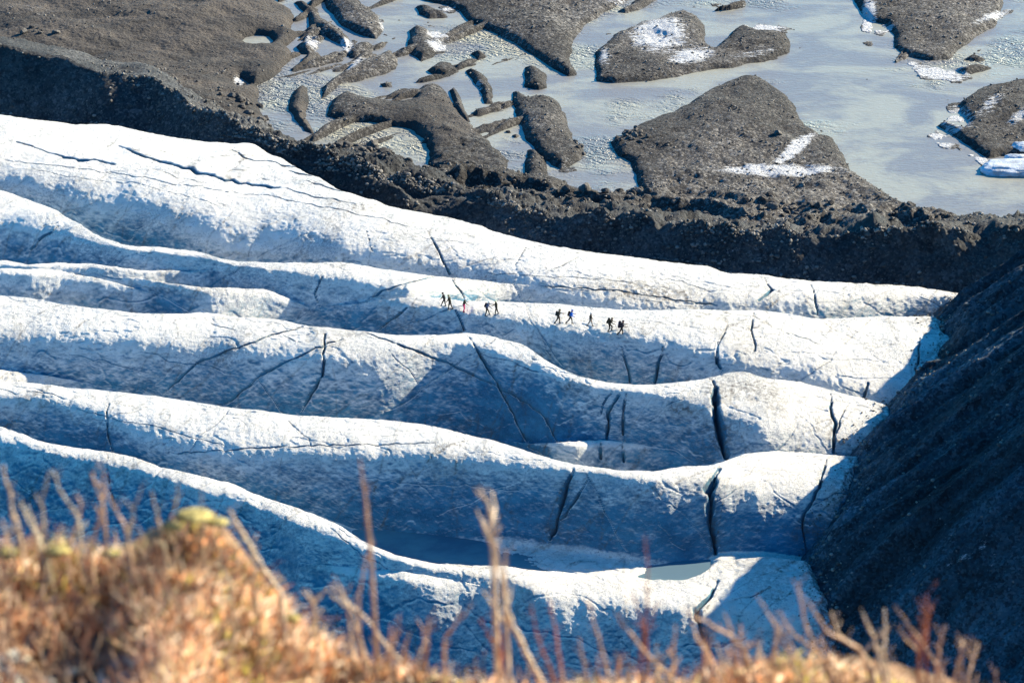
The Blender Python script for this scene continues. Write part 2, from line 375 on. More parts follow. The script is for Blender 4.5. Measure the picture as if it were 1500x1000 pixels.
CR = [
 ([(626,337),(646,374),(663,408),(680,434)], .3, .8, .9), ([(667,452),(680,483)], .3, .8, .9),
 ([(687,491),(704,520),(728,561),(748,595),(772,644)], .38, 1.1, 1), ([(775,652),(796,663)], .3, .7, .8),
 ([(534,487),(575,500),(619,515),(670,537),(721,561),(772,588),(799,609),(816,644)], .34, 1.0, .9),
 ([(238,575),(289,531),(340,510),(408,486),(452,476)], .3, .8, .8),
 ([(330,592),(391,541),(442,517),(500,497)], .3, .8, .8),
 ([(442,602),(472,547),(476,490)], .36, 1, .8), ([(469,452),(462,429),(472,405)], .32, .8, .9),
 ([(554,484),(595,452)], .32, .8, .9), ([(537,441),(568,422),(636,403)], .28, .6, .7),
 ([(911,507),(917,530),(923,558)], .4, 1.2, 1), ([(971,507),(965,530),(959,558)], .5, 1.4, 1),
 ([(911,568),(891,602),(889,643)], .45, 1.2, 1), ([(900,566),(884,590),(880,606)], .3, .7, .8), ([(918,575),(913,610),(913,643)], .4, 1, .9), ([(880,647),(880,668)], .45, 1, .9), ([(912,650),(914,672)], .35, 1, .9),
 ([(1051,500),(1051,531),(1057,550)], .5, 1.3, 1), ([(1044,558),(1051,619),(1064,668)], .8, 2.2, 1),
 ([(1066,465),(1062,488),(1052,505)], .22, .5, .9), ([(1104,457),(1102,476),(1105,514)], .26, .8, 1),
 ([(1187,415),(1194,432),(1197,459)], .35, 1, 1), ([(1119,404),(1131,422),(1112,439)], .5, 1.1, .8),
 ([(1347,493),(1347,520),(1340,537),(1348,568)], .4, 1.1, 1), ([(1217,575),(1217,595),(1223,619),(1221,661)], .45, 1.3, 1),
 ([(1272,558),(1265,581)], .36, 1, .9), ([(1243,590),(1232,612),(1222,640)], .25, .6, .9),
 ([(840,686),(826,728),(819,755),(806,788)], .6, 1.4, 1), ([(860,704),(840,738),(816,765)], .36, .9, .9),
 ([(1054,684),(1039,714),(1042,758),(1048,808)], .7, 1.9, 1), ([(1211,670),(1200,711),(1175,762),(1183,808)], .4, 1.1, .9),
 ([(158,581),(156,625),(165,658)], .26, .7, .8), ([(158,666),(160,704),(168,740)], .26, .7, .8),
 ([(251,662),(340,656),(420,652),(500,650),(560,649),(636,648)], .2, .35, .7),
 ([(41,372),(58,350),(85,330)], .35, .8, .8), ([(537,337),(546,367)], .2, .5, .8),
 ([(663,395),(700,382),(731,371)], .16, .3, .7), ([(803,395),(847,376)], .16, .3, .6), ([(755,385),(770,360)], .14, .25, .6),
 ([(789,416),(850,421),(908,425),(1000,437),(1050,446)], .3, .45, .6), ([(0,231),(136,248),(272,270),(340,279),(420,292),(500,308),(600,330)], .2, .3, .5),
 ([(70,221),(95,228),(136,233),(167,240)], .55, 1.0, .35), ([(24,207),(58,216)], .35, .7, .5),
 ([(173,211),(197,223),(238,236),(289,250),(340,262),(408,274)], .6, 1.1, .3), ([(408,274),(460,286),(520,300)], .3, .5, .4),
 ([(330,218),(374,231),(432,243)], .35, .7, .9), ([(415,247),(455,256)], .4, .8, 1), ([(439,264),(500,279)], .35, .7, .9),
 ([(58,216),(70,221)], .3, .5, .4), ([(204,240),(250,256),(300,266)], .18, .3, .5),
 ([(1350,530),(1372,526)], .3, .6, .7), ([(1194,462),(1215,475),(1260,500)], .15, .2, .6), ([(700,396),(800,403),(900,409),(980,420)], .14, .2, .6),
 ([(1051,850),(1040,872),(1020,892),(1032,930),(1040,960)], .7, .9, .9), ([(1065,880),(1100,872),(1130,860)], .25, .4, .7),
 ([(300,470),(330,478),(345,484)], .2, .3, .7), ([(405,486),(440,500)], .15, .3, .6), ([(560,505),(600,540),(612,560)], .15, .25, .5),
 ([(930,400),(1000,410),(1040,425)], .14, .2, .5), ([(40,245),(120,262),(200,268),(330,300)], .14, .2, .35),
 ([(600,345),(640,352),(700,357)], .12, .15, .4), ([(205,212),(280,232),(330,243),(400,262)], .12, .2, .4),
]
for c_ in CR: carve(*c_)
r4 = random.Random(11)
for _ in range(60):                                   # long faint fractures running across the ridges
    u_, v_ = r4.uniform(-60, 1330), r4.uniform(215, 800); a_ = R(r4.choice([r4.gauss(62, 9), r4.gauss(-40, 9), r4.gauss(-28, 8), r4.gauss(14, 5)])); L_ = r4.uniform(70, 260)
    pts = []
    for j in range(7):
        t = j / 6 * L_; pts.append((u_ + t * math.cos(a_) + r4.gauss(0, 3), v_ + t * math.sin(a_) * .8 + r4.gauss(0, 2.5)))
    pts = [p for p in pts if np.interp(p[0], [q[0] for q in LN['G0']], [q[1] for q in LN['G0']]) + 14 < p[1]]
    if len(pts) > 2: carve(pts, r4.uniform(.12, .22), r4.uniform(.05, .2), r4.uniform(.2, .5))
EDGE = [(1445,424),(1418,432),(1400,440),(1362,458),(1372,475),(1392,495),(1372,510),(1368,535),(1376,558),(1345,572),(1312,590),(1296,602),(1288,620),(1282,638),(1262,655),(1248,672),(1240,700),(1226,740),(1218,770),(1222,798),(1200,812),(1182,825),(1196,850),(1206,872),(1204,900),(1215,950),(1225,1010),(1240,1090)]
E3 = unproject(EDGE); print('edge', [tuple(np.round(e, 1)) for e in E3[::4]])
E3 = E3[np.argsort(E3[:, 1])]
# ice relief
gs = slice(ig0, None)
x, yy, zz = XG[gs], YG[gs], ZG[gs]
rel = .24 * fbm(x, yy, zz, .16, 3) + .065 * fbm(x, yy, zz, 1.0, 3) + .048 * fbm(x, yy, zz, 3.0, 3)
flow = (x * .77 + yy * .64); acr = (-x * .64 + yy * .77)
up_ = sm(400, 330, VP[gs]); rel += up_ * .30 * fbm(flow * .045, acr * .38, None, 1, 3)
rel += .065 * (1 - up_) * fbm(x * .9 + yy * .15, yy * .12, None, 1, 4)                       # melt runnels down the faces
rel -= .06 * np.exp(-(fbm(x * .16 + yy * .1, yy * .3, None, 1, 4) / .035) ** 2) * (1 - .6 * up_)   # shallow kinks
rough_patch = np.exp(-(((UP[gs] - 945) / 95) ** 2 + ((VP[gs] - 424 - (UP[gs] - 945) * .1) / 16) ** 2))
rough_patch += .6 * np.exp(-(((UP[gs] - 1120) / 60) ** 2 + ((VP[gs] - 575) / 18) ** 2)) + .5 * np.exp(-(((UP[gs] - 300) / 60) ** 2 + ((VP[gs] - 425) / 9) ** 2))
rough_patch += .5 * np.exp(-(((UP[gs] - 350) / 60) ** 2 + ((VP[gs] - 374) / 5) ** 2))  # dirty strip, the shadow of the hole painted in along with the dirt
rel += .12 * rough_patch * fbm(x, yy, zz, 1.6, 3)
ZG2 = ZG.copy(); ZG2[gs] += rel - CRV[gs]
xedge_ = lambda q: np.interp(q, E3[:, 1], E3[:, 0])
xedge = xedge_(yy); ZG2[gs] -= np.clip(x - xedge - .9 * fbm(x, yy, None, .5, 4), 0, 8) * .8
DIRT[gs] += .5 * np.exp(-(fbm(flow * .05, acr * .16, None, 1, 4) / .016) ** 2) + .45 * np.exp(-(fbm((x * .3 + yy * .95) * .05, (x * .95 - yy * .3) * .14, None, 1, 4) / .014) ** 2)
DIRT[gs] += 1.1 * np.exp(-np.clip(xedge_(yy) - x, 0, None) / 1.3) * (np.abs(UP[gs] - 1300) < 260) * .75 + rough_patch * .75 + .35 * sm(.12, .5, fbm(x, yy, zz, .16, 4))
edge = np.clip((VP[gs] - (500 - 0)) * 0, 0, 1)
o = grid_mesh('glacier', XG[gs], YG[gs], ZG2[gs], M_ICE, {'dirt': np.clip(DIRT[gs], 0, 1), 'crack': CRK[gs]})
tag(o, 'white and blue glacier ice in long wind smoothed ridges split by crevasses', 'glacier', kind='structure')

# meltwater lying in the hollow below the blue wall
pc = np.where((U > 440) & (U < 1052))[0][::3]; pz = float(np.median(POOL[2][(U > 700) & (U < 1000)])) - .05
pv = [(K[c] * (POOL[0][c] + (POOL[1][c] + 5 - POOL[0][c]) * f_), POOL[0][c] + (POOL[1][c] + 5 - POOL[0][c]) * f_, pz) for f_ in (.12, .5, 1) for c in pc]
pn = len(pc); pm = bpy.data.meshes.new('meltwater_pool'); pm.from_pydata(pv, [], [(r * pn + j, r * pn + j + 1, (r + 1) * pn + j + 1, (r + 1) * pn + j) for r in range(2) for j in range(pn - 1)]); pm.materials.append(M_POOL)
pob = bpy.data.objects.new('meltwater_pool', pm); COL.objects.link(pob); tag(pob, 'dark meltwater pool in the hollow under the blue ice wall', 'pool', kind='structure')
print('pool', pz)

# moraine between ice and river plain
ms = slice(0, ig0 + 12)
x, yy, zz = XG[ms], YG[ms], ZG[ms]
am = sm(0, 1, (yy[0] - yy) / 3)
lump = 1 - np.abs(fbm(x, yy * 1.3, None, .11, 4)) * 2.2
low = 1.1 * np.clip(lump, -.4, 1) + .9 * fbm(x + .4 * yy, yy, None, .28, 4) + .28 * fbm(x, yy, None, 1.1, 3) + .1 * fbm(x, yy, None, 3, 2)
leftm = sm(200, 420, UP[ms]) * (1 - .25 * sm(1300, 1450, UP[ms]))
crest = np.exp(-np.clip((HC - zz) / yy - tau['M0'][None, :], 0, None) / (22 * PX))
ZM = zz + (low - .15) * (.22 + .25 * crest + 1.0 * leftm * crest) * (.1 + .9 * am)
FR = np.zeros_like(x); um, vm = UP[ms], VP[ms]
FR += .55 * np.exp(-(((um - 1080) / 90) ** 2 + ((vm - 368) / 16) ** 2)) * .6
mo = grid_mesh('moraine', x, yy, ZM, M_MOR, {'frost': FR})
tag(mo, 'dark rubble moraine ridge lying between the ice and the river plain', 'moraine', kind='structure')

# ------------------------------------------------------------------ river plain
WAT = [(391,-80),(391,0),(425,14),(432,31),(425,44),(438,51),(418,68),(428,85),(404,109),(377,126),(379,153),(384,177),(404,194),(438,211),(476,218),(500,212),(530,215),(560,222),(590,232),(607,240),(600,250),(590,257),(640,256),(628,245),(629,220),(618,205),(600,190),(560,181),(500,178),(480,170),(480,160),(490,145),(505,136),(540,146),(580,152),(605,148),(615,130),(629,124),(645,125),(660,150),(680,175),(700,195),(725,215),(745,235),(745,256),(770,258),(772,220),(785,220),(799,235),(803,256),(830,270),(832,283),(880,292),(905,285),(938,282),(925,238),(904,228),(894,207),(925,190),(955,177),(1000,160),(1044,129),(1085,112),(1112,114),(1136,129),(1160,150),(1180,187),(1200,200),(1217,200),(1234,224),(1248,251),(1272,268),(1316,296),(1357,320),(1401,331),(1421,342),(1500,346),(1760,350),(1760,-80)]
ISL = [
 [(462,-30),(500,-30),(530,8),(552,24),(562,42),(552,58),(528,52),(500,36),(478,15)],
 [(430,3),(450,5),(470,25),(500,45),(512,62),(508,72),(490,62),(468,50),(455,42),(452,25)],
 [(432,70),(445,60),(462,62),(468,72),(455,82),(440,80)], [(425,102),(440,90),(465,78),(470,85),(450,97),(430,105)],
 [(423,147),(430,135),(440,127),(449,130),(452,150),(448,165),(450,180),(462,197),(448,192),(432,175),(424,160)],
 [(470,130),(485,118),(510,100),(545,85),(570,75),(582,88),(580,102),(560,108),(530,112),(505,120),(485,135),(472,145)],
 [(598,62),(600,45),(610,38),(625,45),(640,60),(642,75),(635,85),(618,90),(603,82)], [(608,10),(625,10),(650,18),(655,25),(630,28),(612,22)],
 [(626,104),(640,92),(660,92),(672,105),(655,110),(635,109)], [(680,104),(690,99),(710,112),(720,130),(724,152),(712,152),(700,128),(688,115)],
 [(656,132),(664,127),(672,140),(680,160),(688,180),(676,172),(664,155)], [(768,110),(772,97),(790,100),(800,112),(802,130),(790,134),(770,130)],
 [(750,137),(760,138),(775,145),(800,143),(815,148),(828,165),(832,185),(840,205),(856,220),(852,232),(835,240),(822,250),(805,240),(790,225),(772,205),(760,175),(752,155)],
 [(600,-80),(616,0),(663,10),(690,34),(731,51),(758,65),(782,82),(806,99),(833,112),(845,109),(835,88),(837,65),(857,37),(901,10),(921,0),(1000,-80)],
 [(905,16),(925,5),(960,-9),(966,0),(935,14),(915,19)],
 [(870,78),(901,51),(942,34),(1000,17),(1020,24),(1034,37),(1032,61),(1048,71),(1068,54),(1088,37),(1112,48),(1150,48),(1156,61),(1155,78),(1116,92),(1068,99),(1037,105),(942,119),(901,122),(874,119)],
 [(1240,-80),(1252,0),(1262,20),(1275,34),(1296,37),(1309,51),(1309,68),(1326,82),(1357,90),(1391,87),(1411,68),(1455,41),(1469,10),(1460,-80)],
 [(1404,153),(1435,133),(1476,121),(1510,115),(1700,100),(1700,235),(1476,231),(1450,233),(1425,221),(1391,197),(1374,184),(1385,180),(1410,190),(1420,180),(1405,165)],
 [(1411,88),(1425,81),(1442,88),(1435,92)], [(1395,102),(1430,98),(1455,100),(1440,106),(1415,110)],
 [(690,78),(705,74),(712,84),(700,90)], [(895,38),(880,30),(868,34),(872,44)][:0] or [(556,124),(572,122),(575,127),(560,129)],
]
POND = [[(348,62),(360,55),(378,50),(395,53),(400,60),(392,67),(375,69),(360,67)], [(345,120),(352,113),(370,124),(352,130)]]
# plain grid
vmax = np.clip(np.interp(U, [p[0] for p in LN['M0']], [p[1] for p in LN['M0']]) + 6, 60, None)
tm0 = tau['M0']; tfar = ray(750, -85)[1]
nr = 460
tm0e = tm0 + 45 * PX
T = tfar + (tm0e - tfar)[None, :] * np.linspace(0, 1, nr)[:, None] 
YP = (HC - ZP) / T; XP = K[None, :] * YP
def w2(pts):
    p = np.array(pts, float); k, t = ray(p[:, 0], p[:, 1]); y_ = (HC - ZP) / t; return np.stack([k * y_, y_], 1)
def sdf(poly, X, Y, cut=9.0):
    """signed distance (positive inside), metres"""
    p = w2(poly); d = np.full(X.shape, cut ** 2); ins = np.zeros(X.shape, bool)
    for a, b in zip(p, np.roll(p, -1, 0)):
        e = b - a; L = (e ** 2).sum() + 1e-9
        t = np.clip(((X - a[0]) * e[0] + (Y - a[1]) * e[1]) / L, 0, 1)
        d = np.minimum(d, (X - a[0] - t * e[0]) ** 2 + (Y - a[1] - t * e[1]) ** 2)
        c = (a[1] > Y) != (b[1] > Y)
        ins ^= c & (X < (b[0] - a[0]) * (Y - a[1]) / (b[1] - a[1] + 1e-12) + a[0])
    return np.where(ins, 1, -1) * np.sqrt(d)
wx = .55 * fbm(XP, YP, None, .35, 4); wy = 1.0 * fbm(XP + 50, YP, None, .35, 4)
XX, YY_ = XP + wx * .7, YP + wy
land = -sdf(WAT, XX, YY_)
for isl in ISL:
    p = w2(isl); mgn = 8
    land = np.maximum(land, sdf(isl, XX, YY_, 8.0))
UPP, VPP = proj(XP, YP, ZP)
# low shoals drawn out along the braids
brz = sm(395, 430, UPP) * sm(800, 720, UPP) * sm(265, 235, VPP) + .8 * np.exp(-(((UPP - 1400) / 90) ** 2 + ((VPP - 90) / 28) ** 2)) + .75 * np.exp(-(((UPP - 900) / 70) ** 2 + ((VPP - 262) / 22) ** 2)) + .5 * np.exp(-(((UPP - 1030) / 90) ** 2 + ((VPP - 8) / 12) ** 2))
fl_ = XP * .5 + YP * .2; ac_ = YP * .5 - XP * .55
shl = fbm(fl_ * .22 + .8 * vnoise(XP * .08, YP * .05), ac_ * .5 + 1.3 * vnoise(XP * .06 + 9, YP * .05), None, 1, 4)
land = np.maximum(land, np.where(brz > .3, (shl - .30 + .12 * (brz - 1)) * 3.5, -9))
for pd in POND: land = np.minimum(land, -sdf(pd, XX, YY_))
UPP, VPP = proj(XP, YP, ZP)
bank = .75 * np.tanh(np.clip(land, 0, None) / .9) + .35 * np.tanh(np.clip(land, 0, None) / 5)
bank += np.clip(land, 0, 4) / 4 * (.22 * fbm(XP, YP, None, .14, 3) + .16 * fbm(XP, YP, None, .6, 3) + .08 * fbm(XP, YP, None, 2.2, 2))
leftland = sm(470, 250, UPP) * np.clip(land / 8, 0, 1)
bank += leftland * (1.3 * fbm(XP, YP, None, .05, 4) + .5)
nearM = np.exp(-np.clip(tm0[None, :] - T, 0, None) / (34 * PX)) * sm(560, 680, UPP) * np.clip(land / 2, 0, 1)
bank += nearM * (1.9 * np.clip(1 - np.abs(fbm(XP, YP * 1.2, None, .13, 4)) * 2.6, -.3, 1) + .5 * fbm(XP, YP, None, .6, 3))
bank += np.clip(land / 4, 0, 1) * .5 * np.clip(fbm(XP + .5 * YP, YP, None, .1, 4) * 2, -1, 1)
rb = np.exp(-(((UPP - 1060) / 80) ** 2 + ((VPP - 190) / 50) ** 2)) * np.clip(land / 5, 0, 1)
bank += rb * 1.1
dip = -.5 * np.tanh(np.clip(-land, 0, None) / 1.5)
shoal = fbm(XP, YP, None, .12, 4)
FRP = np.zeros_like(XP)
for (u0, v0, ru, rv, a, ang) in [(965,58,50,30,1.05,0),(1012,88,40,14,1.0,-10),(1120,42,42,9,.95,0),(1100,84,60,9,.6,-8),(1140,260,105,9,1.15,0),(1165,228,48,10,1.1,-38),(1272,30,14,38,1.0,0),(1292,44,22,9,.9,0),
      (1375,108,60,14,1.0,6),(1330,98,25,10,1.0,0),(1400,178,30,26,.95,20),(1380,205,26,16,1.0,20),(1430,232,32,8,1.05,25),(1455,28,45,7,.85,-28),(640,52,22,14,.95,20),(642,70,22,9,1.0,0),(655,15,16,6,.8,0),(508,70,16,14,.9,0),(520,100,24,7,.9,-30),
      (457,66,16,14,.85,0),(702,128,8,10,.7,0),(1495,180,26,9,.9,-25),(1450,165,30,12,.7,-35),(1000,52,14,14,.6,0),(885,88,12,16,.8,0),(350,121,10,7,1.0,0),(60,30,40,14,.4,0),(900,5,30,6,.7,0),(560,38,8,22,.7,-20),(858,262,26,14,.55,0),(830,250,20,22,.5,0),(1075,5,50,8,.5,0)]:
    ca, sa = math.cos(R(ang)), math.sin(R(ang)); du = UPP - u0; dv = VPP - v0
    FRP = np.maximum(FRP, .8 * a * np.exp(-(((du * ca + dv * sa) / ru) ** 2 + ((-du * sa + dv * ca) / rv) ** 2) ** 1.3))
fn = FRP + .75 * fbm(XP, YP, None, .5, 5)
shelf = sm(.5, .62, fn) * (land < .3)
ZPL = ZP + np.where(land > 0, np.maximum(bank, .06 * np.clip(land, 0, 1)), dip)
ZPL = np.where(shelf > .05, np.maximum(ZPL, ZP - .03 + .09 * shelf), ZPL)
fade = sm(nr - 1, nr - 14, np.arange(nr))[:, None]
# far rows to the horizon
far = [9000, 3000, 1500, 900, 650, 520, 470]
XF = np.array([K * f * 1.0 for f in far]); YF = np.array([np.full(NC, f) for f in far]); ZF = np.full(XF.shape, ZP + .5)
XA = np.concatenate([XF, XP]); YA = np.concatenate([YF, YP]); ZA = np.concatenate([ZF, ZPL]); FA = np.concatenate([np.zeros_like(XF), FRP])
z0_ = np.zeros_like(XF)
wet = np.exp(-np.clip(land, 0, None) / .55) * (.5 + .5 * fbm(XP, YP, None, .3, 3)); smo = np.clip(sm(520, 380, UPP) + .8 * np.exp(-(((UPP - 640) / 120) ** 2 + ((VPP - 175) / 50) ** 2)) + .45 * sm(40, -10, VPP), 0, 1)
po = grid_mesh('gravel_plain', XA, YA, ZA, M_PLAIN, {'frost': FA, 'wet': np.concatenate([z0_, wet]), 'smooth': np.concatenate([z0_, smo])})
tag(po, 'grey brown gravel bars and flats crossed by braided melt river', 'ground', kind='structure')
wm = bpy.data.meshes.new('river')
cs = np.arange(0, NC, 12); cs[-1] = NC - 1
wv = []
for f_ in (0, .5, 1): wv += [(K[c] * 1.0 * (HC - ZP) / (tfar + (tm0e[c] - tfar) * f_), (HC - ZP) / (tfar + (tm0e[c] - tfar) * f_), ZP) for c in cs]
nn = len(cs)
wm.from_pydata(wv, [], [(r * nn + j, (r + 1) * nn + j, (r + 1) * nn + j + 1, r * nn + j + 1) for r in range(2) for j in range(nn - 1)]); wm.materials.append(M_WATER)
wo = bpy.data.objects.new('river', wm); COL.objects.link(wo); tag(wo, 'silty grey braided river flowing between gravel bars', 'river', kind='structure')

# ------------------------------------------------------------------ scree hillside on the right
ny, nx = 900, 520
yh = np.linspace(188, 330, ny); ze = gsm(np.interp(yh, E3[:, 1], E3[:, 2]), 25); xe = gsm(np.interp(yh, E3[:, 1], E3[:, 0]), 2)
dd = np.concatenate([np.linspace(-6, 0, 40)[:-1], np.linspace(0, 36, 360), np.linspace(36, 130, nx - 399 + 1)[1:]]); nx = len(dd)
Dh, Yh = np.meshgrid(dd, yh); Xh = xe[:, None] + Dh
xs = gsm(xe, 40)[:, None]
Zh = ze[:, None] + np.where(Dh > 0, Dh * math.tan(R(34)), Dh * 1.3)
CREST = gsm(np.interp(yh, [188, 245, 262, 272, 282, 290, 330], [110, 100, 88, 66, 38, 24, 20]), 12)[:, None]
over = Dh - CREST
Zh = np.where(over > 0, Zh - over * math.tan(R(34)) * 1.0 , Zh)
Y0 = 286.0; bnd = Y0 + (Xh - E3[-1, 0]) * .35
Zh -= np.clip(Yh - bnd, 0, None) * .95
lowd = np.clip(Dh / 2.5, 0, 1)
ua_, va_ = Xh * .5 + Yh * .35, Yh * .9 - Xh * .3
rid = (1 - np.abs(fbm(ua_ * .45, va_ * 1.5, None, .14, 4)) * 2.4)
Zh += lowd * (1.7 * np.clip(rid, -.8, 1) + .5 * fbm(ua_ * .6, va_, None, .3, 4) + .2 * fbm(Xh, Yh, None, .9, 3)) + .1 * fbm(Xh, Yh, None, 2.4, 3)
band = 1.1 * fbm(ua_ * .4, va_ * 1.6, None, .12, 5) + .5 * rid * .5
uh_, vh_ = proj(Xh, Yh, Zh); frh = np.zeros_like(Xh)
for (u0, v0, ru, rv, a_) in [(1400,822,26,7,.5),(1440,800,12,9,.5),(1452,822,8,12,.42),(1430,448,22,5,.45),(1385,470,30,10,.36),(1480,600,14,4,.3),(1262,700,16,22,.3),(1235,850,16,16,.3)]:
    du = (uh_ - u0); dv = (vh_ - v0) + du * .5; frh = np.maximum(frh, a_ * np.exp(-(du / ru) ** 2 - (dv / rv) ** 2))
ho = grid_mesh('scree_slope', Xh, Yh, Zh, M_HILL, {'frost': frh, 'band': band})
tag(ho, 'steep dark scree slope in shade along the right of the ice', 'hillside', kind='structure')

# ------------------------------------------------------------------ shared builders for separate objects
def simple(name, c, rough=.8, var=.25, scale=8., spec=.3, bumpd=0):
    m, nt, b, out = mat(name); N = NB(nt)
    d = tuple(q * (1 - var) for q in c); l = tuple(min(1, q * (1 + var)) for q in c)
    N.set(b.inputs['Base Color'], N.mix(N.rng(N.noise(scale, 5, .6), .3, .7), d, l))
    b.inputs['Roughness'].default_value = rough; b.inputs['Specular IOR Level'].default_value = spec
    if bumpd: N.set(b.inputs['Normal'], N.bump(N.noise(scale * 2, 5, .7), .8, bumpd))
    return m
def mesh_obj(name, verts, faces, material, parent=None, smooth=True, attrs=None):
    me = bpy.data.meshes.new(name); me.from_pydata([tuple(v) for v in verts], [], faces); me.update()
    if smooth: me.polygons.foreach_set('use_smooth', [True] * len(me.polygons))
    if attrs:
        for k, a in attrs.items():
            at = me.attributes.new(k, 'FLOAT', 'POINT'); at.data.foreach_set('value', np.asarray(a, np.float32))
    if material: me.materials.append(material)
    o = bpy.data.objects.new(name, me); COL.objects.link(o)
    if parent: o.parent = parent
    return o
def empty(name, loc=(0, 0, 0), rz=0):
    e = bpy.data.objects.new(name, None); COL.objects.link(e); e.location = loc; e.rotation_euler = (0, 0, rz); e.empty_display_size = .2
    return e
def tube(pts, rad, n=7):
    """tapered tube through 3-D points -> verts, faces"""
    V, F = [], []; pts = [Vector(p) for p in pts]; m = len(pts)
    for i, p in enumerate(pts):
        t = (pts[min(i + 1, m - 1)] - pts[max(i - 1, 0)]).normalized()
        a = t.cross(Vector((.31, .95, .1))).normalized(); b = t.cross(a)
        for j in range(n):
            an = 2 * math.pi * j / n; V.append(p + (a * math.cos(an) + b * math.sin(an)) * rad[i])
    for i in range(m - 1):
        for j in range(n): F.append((i * n + j, i * n + (j + 1) % n, (i + 1) * n + (j + 1) % n, (i + 1) * n + j))
    V.append(pts[0]); V.append(pts[-1])
    for j in range(n):
        F.append((len(V) - 2, (j + 1) % n, j)); F.append((len(V) - 1, (m - 1) * n + j, (m - 1) * n + (j + 1) % n))
    return V, F
class Blob:                              # tapered limbs and balls fused into one skin
    def __init__(s): s.bm = bmesh.new()
    def ball(s, p, r, sc_=(1, 1, 1), rot=None, seg=12):
        M = Matrix.Translation(Vector(p)) @ (rot if rot is not None else Matrix.Identity(4)) @ Matrix.Diagonal((*sc_, 1))
        bmesh.ops.create_uvsphere(s.bm, u_segments=seg, v_segments=max(6, seg - 4), radius=r, matrix=M)
    def limb(s, a, b, ra, rb, seg=10):
        a, b = Vector(a), Vector(b); d = b - a
        M = Matrix.Translation((a + b) / 2) @ d.to_track_quat('Z', 'Y').to_matrix().to_4x4()
        bmesh.ops.create_cone(s.bm, cap_ends=True, segments=seg, radius1=ra, radius2=rb, depth=d.length, matrix=M)
        s.ball(a, ra, seg=seg); s.ball(b, rb, seg=seg)
    def build(s, name, material, parent, voxel):
        me = bpy.data.meshes.new(name + '_t'); s.bm.to_mesh(me); s.bm.free()
        t = bpy.data.objects.new(name + '_t', me); COL.objects.link(t)
        md = t.modifiers.new('r', 'REMESH'); md.mode = 'VOXEL'; md.voxel_size = voxel; md.use_smooth_shade = True
        sm_ = t.modifiers.new('s', 'SMOOTH'); sm_.iterations = 2; sm_.factor = .4
        dg = bpy.context.evaluated_depsgraph_get(); dg.update()
        m2 = bpy.data.meshes.new_from_object(t.evaluated_get(dg)); m2.name = name
        bpy.data.objects.remove(t); bpy.data.meshes.remove(me)
        m2.materials.clear(); m2.materials.append(material)
        o = bpy.data.objects.new(name, m2); COL.objects.link(o); o.parent = parent
        return o

